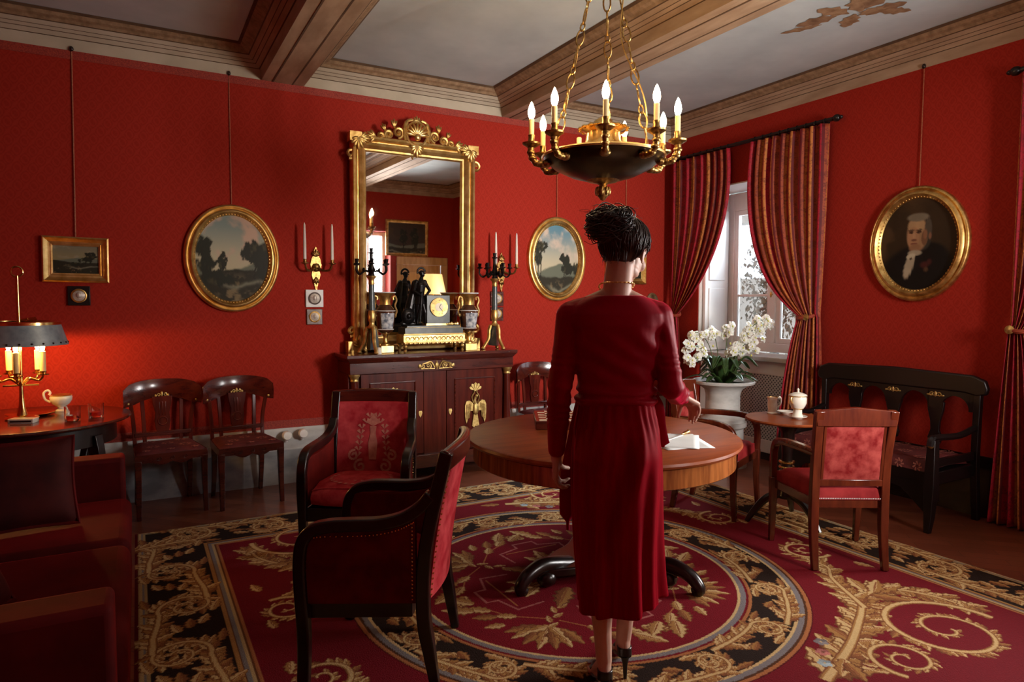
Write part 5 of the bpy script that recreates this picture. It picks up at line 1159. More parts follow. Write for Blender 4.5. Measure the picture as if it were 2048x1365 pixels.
# ---------------------------------------------------------------- curtains
def rod(y0,y1,label):
    t=thing('curtain_rod',label,'curtain rod',(XB-.085,0,2.96),0,'black curtain rods')
    m=MB(); m.tube([(0,y0,0),(0,y1,0)],.017,12); m.build('pole','black',t)
    for y,s in ((y0,-1),(y1,1)):
        m=MB(); m.sphere((0,y+s*.03,0),(.03,.035,.03),12); m.sphere((0,y+s*.065,0),(.016,.02,.016),10); m.build('finial','black',t)
    for y in (y0+.12,y1-.12):
        m=MB(); m.tube([(0,y,0),(.085,y,0)],.010,8); m.lathe([(.03,0),(.03,.01)],14,M=Matrix.Translation((.075,y,0))@Matrix.Rotation(PI/2,4,'Y')); m.build('bracket','black',t)
rod(3.60,5.50,'black curtain rod over the far window'); rod(.28,2.27,'black curtain rod over the near window at the right edge')
def curtain(label,inner,outer,yk,zk,bot,grp,fl=1,spread=.0,N=150,NV=80,sag=.10):
    """inner/outer: y of the two top edges; gathered to (yk,zk) at the outer side; bot: (inner,outer) y at the floor"""
    t=thing('curtain',label,'curtain',(0,0,0),0,grp); m=MB(); X0=XB-.085; sgn=1 if outer>inner else -1; zt=2.935
    npl=9
    def f(u,v):
        # v 0 top .. 1 floor; the gather sits at v=.62
        ph=2*PI*npl*u+1.3*sin(5*u)
        vk=.60
        yt=lerp(inner,outer,u); yg=yk+sgn*(u-.5)*.13; yb=lerp(bot[0],bot[1],u)
        if v<vk:
            q=v/vk; w=(1-(1-u)**1.4)   # outer columns stay straighter
            e=q**(2.6) ; drop=q*(zt-zk)
            hang=(1-u); 
            y=lerp(yt,yg,e) - sgn*.06*hang*sin(PI*min(1,q*1.1))*(1-q)
            z=zt-drop - sag*hang*sin(PI*q**1.6)*1.0
            if u>.72:
                g=(u-.72)/.28; y=lerp(y,lerp(yt,lerp(yt,yg,.35),q**2),g*.9)
            amp=lerp(.030,.020,q)*(1-.35*q)
            x=X0-.01-amp*sin(ph)-.03*q*hang-.055*sin(PI*min(1,q**2))*hang*.8
        else:
            q=(v-vk)/(1-vk); yv=lerp(yk+sgn*(u-.5)*.13,yb,q**.7)
            if u>.72: g=(u-.72)/.28; yv=lerp(yv,lerp(lerp(outer,lerp(outer,yk+sgn*(u-.5)*.13,.35),1-q),yb,q),g*.9)
            z=lerp(zk,.012,q); amp=lerp(.018,.036,q); x=X0-.012-amp*sin(ph)-.03*(1-u)*(1-q)-.03*sin(PI*q)*(1-u)
        return (x,yv if v>=vk else y,z)
    m.grid(f,N,NV); o=m.build('panel','curtain',t,angle=180)
    uv=o.data.uv_layers.new(name='UVMap'); li=np.empty(len(o.data.loops),int); o.data.loops.foreach_get('vertex_index',li); W=N+1
    uv.data.foreach_set('uv',np.stack([(li%W)/N,(li//W)/NV],1).astype(np.float32).ravel())
    sd=o.modifiers.new('s','SOLIDIFY'); sd.thickness=.004
    m=MB(); m.tube(spline([(X0+.02,yk+sgn*.06,zk+.02),(X0-.055,yk+sgn*.05,zk+.005),(X0-.085,yk-sgn*.03,zk-.01),(X0-.03,yk-sgn*.09,zk+.0),(X0+.02,yk-sgn*.04,zk+.02)],7),.016,8); tb=m.build('tieback','curtain',t)
    ub=tb.data.uv_layers.new(name='UVMap')
    m=MB(); m.lathe([(.0,.0),(.012,.0),(.010,.03),(.026,.036),(.028,.046),(.0,.055)],20,M=Matrix.Translation((X0-.045,yk+sgn*.03,zk))@Matrix.Rotation(-PI/2,4,'Y')); m.build('rosette','ormolu',t)
    m=MB()
    for i in range(int(abs(outer-inner)/.09)+1):
        y=inner+sgn*(.03+.09*i); m.torus((X0,y,2.955),.024,.0035,14,5,axis='y')
    tag(m.build('rings','black',t),kind='stuff')
    return t
CG='striped red and gold curtains'
curtain('striped red and gold curtain on the far side of the far window, behind the urn',4.68,5.47,5.40,1.34,(5.20,5.50),CG)
curtain('striped red and gold curtain with gilt rosette on the near side of the far window',4.42,3.64,3.77,1.35,(4.06,3.62),CG)
curtain('striped red and gold curtain at the right edge of the photo, beyond the settee',1.74,2.27,2.20,1.30,(1.86,2.36),CG)
curtain('striped red and gold curtain on the near side of the near window',0.80,.34,.40,1.30,(.75,.30),CG)
# ---------------------------------------------------------------- woven rug: the pattern is woven colour, carried by the vertices of a fine mesh
RX0,RX1,RY0,RY1=-.045,4.06,.56,4.80; RS=.0045
nx=int((RX1-RX0)/RS); ny=int((RY1-RY0)/RS); gx=np.linspace(RX0,RX1,nx+1); gy=np.linspace(RY0,RY1,ny+1)
GX,GY=np.meshgrid(gx,gy); IMG=np.zeros((ny+1,nx+1,3),np.float32)
K_RED=np.array((.150,.0045,.010)); K_DK=np.array((.020,.0095,.0060)); K_GD=np.array((.34,.165,.050)); K_CR=np.array((.56,.38,.17)); K_BR=np.array((.13,.045,.016)); K_GY=np.array((.19,.165,.165)); K_OR=np.array((.36,.13,.045)); K_PK=np.array((.40,.13,.11))
dx_=(RX1-RX0)/nx; dy_=(RY1-RY0)/ny
def win(x0,x1,y0,y1):
    i0=max(0,int((x0-RX0)/dx_)); i1=min(nx+1,int((x1-RX0)/dx_)+2); j0=max(0,int((y0-RY0)/dy_)); j1=min(ny+1,int((y1-RY0)/dy_)+2)
    return (slice(j0,j1),slice(i0,i1)) if i1>i0 and j1>j0 else None
def leafr(x,y,a,L,W,tone=0,lob=3.5):
    w=win(x-L*1.05-W,x+L*1.05+W,y-L*1.05-W,y+L*1.05+W)
    if w is None: return
    X=GX[w]-x; Y=GY[w]-y; c,s=math.cos(a),math.sin(a); S=(X*c+Y*s)/L; T=(-X*s+Y*c)
    ins=(S>0)&(S<1); Sc=np.clip(S,0,1); hw=W*np.sin(PI*np.power(Sc,.75))**.8*(1+.20*np.sin(2*PI*lob*Sc))
    A=np.abs(T); m=ins&(A<hw)
    I=IMG[w]; hi=K_CR if tone==0 else K_GD; md=K_GD if tone==0 else K_BR*1.6
    I[m&(A>hw*.70)]=K_BR*1.3 if tone==0 else K_BR
    I[m&(A<=hw*.78)]=md; I[m&(A<=hw*.70)&(T>-.18*hw)]=hi; I[m&(A<hw*.10)&(S<.8)]=K_BR*2
def strokr(P,w0,w1,tone=0):
    n=len(P)
    for k in range(n):
        t=k/(n-1); w=lerp(w0,w1,t); x,y=P[k]; W_=win(x-w,x+w,y-w,y+w)
        if W_ is None: continue
        a=P[min(n-1,k+1)]; b=P[max(0,k-1)]; d=math.hypot(a[0]-b[0],a[1]-b[1])+1e-9; tx,ty=(a[0]-b[0])/d,(a[1]-b[1])/d
        X=GX[W_]-x; Y=GY[W_]-y; D=np.hypot(X,Y); T=(-X*ty+Y*tx)/w; I=IMG[W_]; al=np.abs(X*tx+Y*ty)<RS*2.2; m=(D<w)&al
        I[m]=K_BR*1.4; I[m&(np.abs(T)<.75)]=K_GD; I[m&(T<.45)&(T>-.55)]=K_CR if tone==0 else K_GD
def dens(P,st=.004):
    P=[np.array(p,float) for p in P]; o=[]
    for a,b in zip(P,P[1:]):
        n=max(1,int(np.linalg.norm(b-a)/st)); o+=[tuple(a+(b-a)*i/n) for i in range(n)]
    return o+[tuple(P[-1])]
def spl2(pts): return dens([(p[0],p[1]) for p in spline([(x,y,0) for x,y in pts],10)])
def acanthus(P,w0,w1,L0,L1,step,sides=(1,-1),spread=.75,skip=0,tone=0):
    """leafy scroll stroke: leaves first (root to tip) then the rib"""
    P=dens(P); n=len(P); d=0; k=int(skip*n); last=P[k]; i=0
    while k<n-1:
        t=k/n
        if math.hypot(P[k][0]-last[0],P[k][1]-last[1])>=lerp(step,step*.6,t):
            last=P[k]; b=P[min(n-1,k+3)]; a=math.atan2(b[1]-P[k][1],b[0]-P[k][0]); L=lerp(L0,L1,t)
            for s in sides:
                leafr(P[k][0],P[k][1],a+s*(spread+.25*math.sin(i*2.1)),L*(1+.18*math.sin(i*1.7+s)),L*.30,tone if (i+ (s>0))%4 else 1)
            i+=1
        k+=1
    strokr(P,w0,w1,tone)
def spir(c,r0,r1,a0,turns,n=60): return [(c[0]+lerp(r0,r1,i/n)*math.cos(a0+turns*2*PI*i/n),c[1]+lerp(r0,r1,i/n)*math.sin(a0+turns*2*PI*i/n)) for i in range(n+1)]
# field, border band and stripes
IMG[:]=K_RED
BX0,BX1,BY0,BY1=.37,3.63,1.0,4.36
bd=np.minimum(np.minimum(GX-RX0,RX1-GX),np.minimum(GY-RY0,RY1-GY)); inn=np.minimum(np.minimum(GX-BX0,BX1-GX),np.minimum(GY-BY0,BY1-GY))
IMG[inn<0]=K_DK
for a,b,c in ((0,.014,K_RED*.8),(.014,.034,K_CR*.75),(.034,.044,K_GY),(.044,.056,K_CR*.6)): IMG[(bd>=a)&(bd<b)]=c
for a,b,c in ((-.052,-.036,K_GD),(-.036,-.028,K_BR),(-.028,-.012,K_GY),(-.012,.002,K_CR*.8),(.002,.010,K_BR),(.010,.024,K_OR)): IMG[(inn>=a)&(inn<b)]=c
# border scrolls: running waves of acanthus volutes
def border(p0,p1,wd,per):
    p0=np.array(p0,float); p1=np.array(p1,float); Ln=np.linalg.norm(p1-p0); u=(p1-p0)/Ln; v=np.array((-u[1],u[0])); n=max(2,round(Ln/per)); pr=Ln/n; q=lambda s,t: tuple(p0+u*s+v*t)
    for k in range(n):
        sg=1 if k%2==0 else -1; s0=k*pr; c=(s0+pr*.52,sg*wd*.10)
        r=wd*.40; base=[(s0-pr*.35,-sg*wd*.38),(s0-pr*.05,-sg*wd*.36),(s0+pr*.20,-sg*wd*.30)]
        sp=[(c[0]+lerp(r,.03,i/50)*math.cos(-sg*PI*.62+sg*2.9*PI*i/50),c[1]+lerp(r,.03,i/50)*math.sin(-sg*PI*.62+sg*2.9*PI*i/50)) for i in range(51)]
        P=[q(*x) for x in base+sp]; acanthus(P,.020,.008,.105,.05,.048,(1,-1),.7)
        for j in range(5): leafr(*q(s0+pr*(.86+.05*j),sg*wd*(.30-.13*j)),math.atan2(u[1],u[0])+sg*(1.0-.35*j),.10,.028,j%2)
        leafr(*q(c[0],c[1]),1.0*k,.05,.02); leafr(*q(s0+pr*.30,sg*wd*.40),math.atan2(u[1],u[0])+.3*sg,.13,.026); leafr(*q(s0+pr*.62,-sg*wd*.42),math.atan2(u[1],u[0])-.2*sg,.12,.024,1)
wb=.33
border((RX0+.19,RY0+.3),(RX0+.19,RY1-.08),wb,.46); border((RX1-.195,RY1-.08),(RX1-.195,RY0+.3),wb,.46); border((RX0+.08,RY1-.20),(RX1-.08,RY1-.20),wb,.46); border((RX1-.08,RY0+.20),(RX0+.08,RY0+.20),wb,.46)
# corner fields
MC=(2.01,2.93)
for sx in (1,-1):
    for sy in (1,-1):
        q=lambda x,y:(MC[0]+sx*x,MC[1]+sy*y)
        hd=1 if sx*sy>0 else -1
        Pm=spl2([q(.30,1.30),q(.62,1.18),q(.90,1.04),q(1.16,.90),q(1.34,.93),q(1.44,1.08),q(1.46,1.24)])
        acanthus(Pm,.030,.012,.17,.10,.050,(1,-1),.72)
        acanthus([q(*p) for p in spir((1.14,1.30),.30,.02,.1,-1.9)] ,.022,.010,.095,.04,.046,(1 if hd>0 else -1,),.8)
        acanthus([q(*p) for p in spir((.72,1.36),.15,.02,2.6,1.6)],.016,.008,.07,.035,.045,(1 if hd<0 else -1,),.8)
        acanthus(spl2([q(1.02,.98),q(1.18,.70),q(1.30,.58),q(1.30,.46)]),.020,.010,.12,.07,.046,(1,-1),.75)
        acanthus([q(*p) for p in spir((1.42,.34),.135,.015,1.2,1.7)],.018,.008,.075,.04,.045,(1 if hd<0 else -1,),.8)
        for j,(x,y,a,L) in enumerate(((1.22,.88,.2,.2),(1.22,.90,-.5,.18),(1.18,.92,.9,.17),(1.2,.86,-1.1,.16),(.5,1.24,2.6,.15),(.48,1.26,2.0,.14),(1.5,.60,1.3,.11),(1.5,.16,1.4,.10),(.25,1.32,2.9,.14))): leafr(*q(x,y),math.atan2(sy*math.sin(a),sx*math.cos(a)),L,L*.26,j%3==2)
        for (x,y),c in (((.47,1.16),K_PK),((.40,1.22),np.array((.30,.36,.38))),((.54,1.10),K_GY)):
            for k in range(5):
                w=win(q(x,y)[0]-.05,q(x,y)[0]+.05,q(x,y)[1]-.05,q(x,y)[1]+.05); 
                if w: IMG[w][np.hypot(GX[w]-q(x,y)[0]-.018*math.cos(k*1.256),GY[w]-q(x,y)[1]-.018*math.sin(k*1.256))<.013]=c*(.7+.15*k)
# medallion
RR=np.hypot(GX-MC[0],GY-MC[1]); RI,RO=.835,1.125
IMG[RR<RO+.045]=K_DK; 
for a,b,c in ((RO-.028,RO-.014,K_CR),(RO-.014,RO+.012,K_GY),(RO+.012,RO+.024,K_BR*.6),(RO+.024,RO+.042,K_OR),(RO+.042,RO+.048,K_RED*.5),(RI-.002,RI+.012,K_CR),(RI+.012,RI+.038,K_GY),(RI+.038,RI+.050,K_RED),(RI+.050,RI+.066,K_OR)): IMG[(RR>=a)&(RR<b)]=c
IMG[RR<RI-.002]=K_RED*1.12
pol=lambda r,a:(MC[0]+r*math.cos(a),MC[1]+r*math.sin(a))
NW=14; rm=(RI+.066+RO-.028)/2; hw=(RO-.028-RI-.066)/2
for k in range(NW):
    a0=2*PI*k/NW; sg=1 if k%2 else -1; da=2*PI/NW; ca=a0+da*.5; r=hw*.80
    sp=[]
    for i in range(46):
        t=i/45; aa=-sg*PI*.62+sg*2.8*PI*t; rr=lerp(r,.02,t); sp.append(pol(rm+sg*hw*.08+rr*math.sin(aa),ca+rr*math.cos(aa)/rm))
    base=[pol(rm-sg*hw*.72,a0-da*.30),pol(rm-sg*hw*.70,a0-da*.02),pol(rm-sg*hw*.66,a0+da*.24)]
    acanthus(base+sp,.017,.007,.088,.042,.040,(1,-1),.7)
    for j in range(4): leafr(*pol(rm+sg*hw*(.55-.30*j),a0+da*(.88+.04*j)),a0+da+PI/2+sg*(.9-.4*j),.085,.024,j%2)
    leafr(*pol(rm+sg*hw*.78,a0+da*.25),a0+da*.3+PI/2,.11,.022); leafr(*pol(rm-sg*hw*.80,a0+da*.62),a0+da*.6+PI/2,.10,.02,1)
def line(P,w,c):
    for x,y in dens(P,.003):
        W_=win(x-w,x+w,y-w,y+w)
        if W_: IMG[W_][np.hypot(GX[W_]-x,GY[W_]-y)<w]=c
for k in range(4):
    a=PI/4+k*PI/2
    for j in range(-3,4): leafr(*pol(.60,a+.03*j),a+j*.30,.20-.012*abs(j),.034,0 if j%2==0 else 1)
    for s in (-1,1): leafr(*pol(.66,a+s*.30),a+s*1.0,.10,.028); leafr(*pol(.58,a),a+s*.75,.13,.03)
    for j in range(5): leafr(*pol(.60-.05*j,a),a+PI+(.5 if j%2 else -.5),.07,.018)
    for s in (-1,1):
        b=a+s*.60; line([pol(.52,a+s*.06),pol(.58,a+s*.35),pol(.62,b+s*.05)],.004,K_OR)
        for j,(rr,off,L) in enumerate(((.56,.30,.11),(.62,.42,.12),(.60,.52,.13),(.66,.60,.16),(.62,.70,.15))): leafr(*pol(rr,a+s*off),a+s*off+s*(1.0-.25*(j%2)),L,L*.27,j==1,4.5)
    b=a+PI/4; P=[pol(.36,b-.55),pol(.50,b-.42),pol(.50,b-.14),pol(.56,b-.12),pol(.56,b+.12),pol(.50,b+.14),pol(.50,b+.42),pol(.36,b+.55)]; line(P,.006,K_PK*.9); line([pol(.47,b-.36),pol(.47,b+.36)],.005,K_OR)
    leafr(*pol(.20,b),b,.22,.05,0,4.5); leafr(*pol(.15,a),a,.24,.05,1,4.5)
    for s in (-1,1): leafr(*pol(.24,b+s*.12),b+s*.55,.14,.03)
# weave irregularity in the dye, not light
IMG*= (1+.16*(RNG.random((ny+1,nx+1,1)).astype(np.float32)-.5))
ng=(nx+1)*(ny+1); tier=np.where(IMG[...,1]>.06,.0058,.0050); edge=np.minimum(1,bd/.02)
co=np.stack([GX,GY,tier*edge+.0005],-1).reshape(-1,3).astype(np.float32)
me=bpy.data.meshes.new('rug'); me.vertices.add(ng); me.vertices.foreach_set('co',co.ravel())
idx=np.arange(ng).reshape(ny+1,nx+1); fc=np.stack([idx[:-1,:-1],idx[:-1,1:],idx[1:,1:],idx[1:,:-1]],-1).reshape(-1,4); nf=len(fc)
me.loops.add(nf*4); me.loops.foreach_set('vertex_index',fc.ravel().astype(np.int32)); me.polygons.add(nf); me.polygons.foreach_set('loop_start',np.arange(0,nf*4,4,dtype=np.int32))
me.polygons.foreach_set('use_smooth',np.ones(nf,bool)); me.update(calc_edges=True)
at=me.color_attributes.new('Col','FLOAT_COLOR','POINT'); at.data.foreach_set('color',np.concatenate([IMG.reshape(-1,3),np.ones((ng,1),np.float32)],1).astype(np.float32).ravel())
me.materials.append(MT['rug']); rug=bpy.data.objects.new('rug',me); COL.objects.link(rug)
tag(rug,'large crimson and gold scroll-patterned rug with round medallion on the parquet floor','rug')
# ---------------------------------------------------------------- the woman, back to the camera, walking towards the round table
WB=(1.56,2.02); WR=R(-29)
per=thing('person','woman in long red velvet dress with dark hair bun, back to the camera','person',(*WB,0),WR)
def V3(*a): return Vector(a)
Hc=V3(.048,.022,1.655); HM=Matrix.Translation(Hc)@Matrix.Rotation(R(-34),4,'Z')@Matrix.Rotation(R(-22),4,'X')@Matrix.Rotation(R(4),4,'Y')
# --- body
b=MB()
b.sphere((0,-.018,.028),(.070,.088,.080),20,HM); b.sphere((0,.026,-.035),(.053,.062,.078),20,HM); b.sphere((0,.058,-.098),(.024,.022,.020),12,HM)
b.sphere((0,.050,.045),(.055,.040,.045),16,HM); b.sphere((0,.012,-.075),(.046,.048,.034),16,HM)
for s in (-1,1):
    b.sphere((s*.033,.060,-.030),(.026,.026,.026),12,HM); b.sphere((s*.026,.077,.016),(.022,.012,.008),10,HM); b.sphere((s*.041,.020,-.072),(.014,.034,.022),10,HM)
b.tube([HM@Vector(p) for p in ((0,.084,.014),(0,.094,-.008),(0,.106,-.030),(0,.100,-.040))],[.007,.008,.0105,.007],10)
for s in (-1,1): b.sphere((s*.010,.094,-.036),(.008,.009,.007),8,HM)
b.sphere((0,.086,-.060),(.021,.010,.0055),10,HM); b.sphere((0,.084,-.070),(.017,.010,.0065),10,HM)
for s in (-1,1):
    b.tube([HM@Vector((s*(.070+.008*abs(sin(q*.5))),-.006+.016*cos(q),-.018+.030*sin(q))) for q in [R(20+22*i) for i in range(15)]],.0048,8); b.sphere((s*.069,-.004,-.020),(.008,.013,.022),10,HM)
cap(b,HM@V3(0,-.030,-.055),(.004,-.018,1.49),.050,.053,40); cap(b,(.004,-.018,1.50),(.0,-.012,1.43),.053,.062,40)
for s in (-1,1): cap(b,(.004+s*.02,-.018,1.488),(s*.145,-.005,1.432),.036,.034,24)
cap(b,(0,.005,1.39),(0,.005,1.30),.088,.088,16); cap(b,(-.05,.005,1.36),(.05,.005,1.36),.08,.08,16); cap(b,(0,.005,1.30),(.007,0,1.12),.088,.082,16); cap(b,(.007,0,1.1),(.012,0,.95),.080,.092,16)
HIP={-1:(-.066,0,.90),1:(.088,0,.90)}; KN={-1:(-.055,-.03,.52),1:(.095,.10,.53)}; AN={-1:(-.035,-.075,.125),1:(.062,.075,.135)}
for s in (-1,1):
    cap(b,HIP[s],KN[s],.066,.052,14); k,a=Vector(KN[s]),Vector(AN[s]); mid=k.lerp(a,.30)+V3(0,-.014,0); cap(b,k,mid,.050,.054,14); cap(b,mid,k.lerp(a,.72),.054,.034,14); cap(b,k.lerp(a,.70),a,.035,.030,12)
    h=a+V3(0,-.028,-.045); cap(b,a,h,.028,.024,12); toe=a+V3(.01*s,.125,-.105); cap(b,a+V3(0,.01,-.02),toe,.030,.024,12); cap(b,h,toe+V3(0,-.02,0),.020,.022,10)
    for i in range(5):
        q=(i-2)*.0135; cap(b,toe+V3(q,-.01,0),toe+V3(q*1.1,.035-.004*abs(i-1),-.006),.0095,.008,8,3)
def bent(m,p,d,n,lens,bends,r0,r1):
    p=Vector(p); d=Vector(d).normalized(); n=Vector(n).normalized(); P=[p.copy()]
    for L,a in zip(lens,bends):
        ax=d.cross(n).normalized(); Rm=Matrix.Rotation(a,3,ax); d=Rm@d; n=Rm@n; p=p+d*L; P.append(p.copy())
    for i in range(len(P)-1): cap(m,P[i],P[i+1],lerp(r0,r1,i/(len(P)-1)),lerp(r0,r1,(i+1)/(len(P)-1)),10,3)
    return P
def hand(m,w,d,n,side,curl,spread=.10):
    """w wrist, d along the hand, n palm normal (curl direction), side = towards the thumb"""
    w,d,n,side=Vector(w),Vector(d).normalized(),Vector(n).normalized(),Vector(side).normalized(); tips=[]
    for i,(o,kl,fl,r) in enumerate(((.027,.082,.074,.0086),(.009,.086,.082,.0088),(-.009,.082,.076,.0084),(-.026,.074,.060,.0074))):
        k=w+d*kl+side*o-n*.002; cap(m,w+side*o*.55,k,.0135,.0108,10,4); fd=(d+side*(o*spread*30*.12)).normalized()
        c=curl[i]; P=bent(m,k,fd,n,(fl*.46,fl*.30,fl*.24),(c*.8,c*1.0,c*.7),r,r*.78); tips.append((P[-1],(P[-1]-P[-2]).normalized()))
    for q in (-.012,.004,.016): m.sphere(w+d*.05+side*q,(.016,.016,.016),10)
    cap(m,w+d*.012+side*.018+n*.006,w+d*.045+side*.034+n*.012,.0135,.0115,10,4)
    P=bent(m,w+d*.045+side*.034+n*.012,(d*.8+side*.55+n*.35),n,(.034,.027),(.25,.35),.0105,.0085)
    return tips
LE,LW=V3(-.203,-.015,1.145),V3(-.212,.020,.885)
RE,RW=V3(.205,-.050,1.150),V3(.292,.150,1.085)
for s,e,w in ((-1,LE,LW),(1,RE,RW)):
    cap(b,(s*.160,-.005,1.415),e,.043,.036,14); cap(b,e,e.lerp(w,.35),.036,.036,12); cap(b,e.lerp(w,.35),w,.036,.0235,12)
cap(b,LW,LW+V3(0,.005,-.02),.0225,.021,10)
tl=hand(b,LW+V3(0,.006,-.012),(.00,.10,-1),(.75,.45,0),(.15,.95,.1),(.75,.62,.55,.5))
tr=hand(b,RW+V3(.016,.020,-.006),(.62,.60,-.42),(-.25,-.20,-.92),(-.62,.68,-.1),(.55,.62,.68,.72),.16)
cap(b,RW,RW+V3(.016,.020,-.006),.0225,.020,10)
body=remesh(b,'body','skin',per,.0036,6,.5)
# eyes, nails, necklace
for s in (-1,1):
    m=MB(); m.sphere((s*.027,.078,-.002),(.0115,.0105,.0095),12,HM); m.k=1; m.sphere((s*.027,.0865,-.003),(.005,.0028,.005),10,HM); m.build('eye',['porcelain','shoe'],per)
    m=MB(); m.tube([HM@Vector(p) for p in ((s*.012,.090,.020),(s*.027,.090,.026),(s*.045,.078,.018))],[.0022,.003,.0016],6); m.build('eyebrow','shoe',per)
m=MB()
for p,d in tl+tr: m.sphere(p+d*.004,(.0046,.0046,.0040),8)
tag(m.build('fingernails',mat('nail_pink',(.50,.27,.20),rough=.45),per),kind='stuff')
m=MB(); m.tube([(.004+.062*cos(q),-.016+.066*sin(q),1.520-.022*sin(q)+.006*cos(2*q)) for q in [2*PI*i/40 for i in range(40)]],.0022,6,closed=True)
for i in range(26): q=2*PI*i/26; m.sphere((.004+.064*cos(q),-.016+.068*sin(q),1.519-.022*sin(q)+.006*cos(2*q)),.0034,6)
m.build('necklace','gold',per)
# --- velvet top: torso loft and sleeves fused into one cloth surface
def loftm(m,secs,n=48,cx=0,cap_=True):
    vs=[];fs=[]
    for (z,a,bf,bb,x0,y0) in secs:
        for i in range(n):
            q=2*PI*i/n; c,s=cos(q),sin(q); e=.86; X=a*math.copysign(abs(c)**e,c); Y=(bf if s>0 else bb)*math.copysign(abs(s)**e,s); vs.append((x0+X,y0+Y,z))
    k=len(secs)
    for j in range(k-1):
        for i in range(n): fs.append((j*n+i,j*n+(i+1)%n,(j+1)*n+(i+1)%n,(j+1)*n+i))
    if cap_: fs+= [tuple(range(n-1,-1,-1)),tuple((k-1)*n+i for i in range(n))]
    return m.add(vs,fs)
m=MB()
loftm(m,[(1.075,.142,.105,.108,.010,0),(1.12,.139,.105,.104,.009,0),(1.18,.143,.112,.106,.007,0),(1.25,.156,.128,.112,.004,0),(1.32,.170,.132,.122,.002,0),(1.38,.182,.118,.124,.001,-.002),(1.42,.186,.096,.114,0,-.004),(1.452,.160,.078,.098,0,-.006),(1.475,.125,.068,.088,.003,-.010),(1.488,.098,.060,.080,.004,-.014)])
for s,e,w in ((-1,LE,LW),(1,RE,RW)):
    sh=V3(s*.161,-.006,1.410); m.sphere(sh,(.056,.062,.058),16); cap(m,sh,sh.lerp(e,.45),.058,.050,16); cap(m,sh.lerp(e,.45),e,.050,.0455,16); cap(m,e,e.lerp(w,.4),.0455,.044,14)
    ww=e.lerp(w,.93 if s<0 else .90); cap(m,e.lerp(w,.4),ww,.044,.0335 if s<0 else .037,14)
    if s>0:
        for q in (.30,.52,.74): m.torus((0,0,0),.0405,.006,24,6,M=Matrix.Translation(e.lerp(w,q))@(w-e).to_track_quat('Z','Y').to_matrix().to_4x4()@Matrix.Rotation(.3,4,'X'))
for s in (-1,1): cap(m,(s*.088,-.012,1.450),(s*.160,-.006,1.418),.040,.052,16)
m.tube([(.010+.142*cos(q),.107*sin(q),1.098+.004*sin(3*q)) for q in [2*PI*i/48 for i in range(48)]],(.012,.018),8,closed=True)
m.tube([(.010+.141*cos(q),.107*sin(q),1.128+.006*sin(2*q+1)) for q in [2*PI*i/48 for i in range(48)]],(.010,.012),8,closed=True)
top=remesh(m,'velvet_top','dress',per,.0050,3,.5)
me=top.data; n=len(me.vertices); co=np.empty(n*3,np.float32); no=np.empty(n*3,np.float32); me.vertices.foreach_get('co',co); me.vertices.foreach_get('normal',no); co=co.reshape(-1,3); no=no.reshape(-1,3)
x,y,z=co[:,0],co[:,1],co[:,2]; tors=np.exp(-(np.maximum(0,np.abs(x)-.15)/.02)**2)
def wr(px,py,ang,fr,ph=0): return np.sin((px*math.cos(ang)+py*math.sin(ang))*fr+ph)
d=.0040*wr(x,z,1.05,95,.4)*np.exp(-((z-1.24)/.09)**2)*tors*(x>-.2)+.0060*wr(x,z,.85,60,1+0)*np.exp(-((x-.10)/.06)**2-((z-1.27)/.10)**2)
d+=.0050*wr(x,z,.45,85)*np.exp(-((x-.165)/.035)**2-((z-1.36)/.07)**2)+.0048*wr(-x,z,.45,85)*np.exp(-((x+.165)/.035)**2-((z-1.36)/.07)**2)
d+=.0034*np.sin(z*150+4*x)*np.exp(-((z-1.13)/.045)**2)*tors
d+=.0036*np.sin(z*95+20*y+6*np.sin(z*30))*(np.abs(x)>.16)*np.exp(-((z-1.13)/.13)**2)
co+=no*d[:,None]; me.vertices.foreach_set('co',co.ravel()); me.update()
# --- skirt
SK=[(1.105,.134,.108,.108,.010),(1.05,.143,.112,.118,.010),(.98,.157,.118,.138,.012),(.90,.166,.120,.150,.014),(.80,.167,.122,.146,.014),(.68,.163,.124,.138,.014),(.55,.157,.128,.136,.018),(.42,.152,.134,.138,.026),(.32,.150,.140,.142,.034),(.255,.150,.145,.146,.040)]
Z=np.array([s[0] for s in SK])[::-1]; tb=[np.array([s[k] for s in SK])[::-1] for k in range(1,5)]
m=MB(); N,NVv=144,70
def skf(u,v):
    q=2*PI*u; zt=lerp(1.105,.335,v); c,s=cos(q),sin(q); a,bf,bb,x0=[float(np.interp(zt,Z,t)) for t in tb]; e=.88
    f=max(0,(v-.10))/.9; fold=.014*f*sin(9*q+1.2+.8*v)+.010*f*sin(5*q+2.2*v)+.0035*sin(26*q)*math.exp(-((v-.10)/.10)**2)+.006*f*sin(15*q+3*v)
    # a long diagonal fold falling from the right hip to the lower left at the back
    if s<0: fold+=.014*math.exp(-((q-(4.95-1.0*(v-.35)))/.16)**2)*sin(PI*min(1,v*1.1))-.012*math.exp(-((q-(4.65-1.0*(v-.35)))/.15)**2)*sin(PI*min(1,v*1.1))
    X=x0+(a+fold)*math.copysign(abs(c)**e,c); Y=((bf if s>0 else bb)+fold*.8)*math.copysign(abs(s)**e,s)+.02*v*0
    if s<0: Y-= .016*math.exp(-((abs(X-x0)-.075)/.05)**2)*math.exp(-((zt-.92)/.075)**2)
    hz=zt-(.030*(1-c)*.5-.022*(c>0)*c)*v**5
    return (X,Y-.01*v,hz)
m.grid(skf,N,NVv,closed=True); m.build('skirt','skirt',per,angle=180,solid=.003)
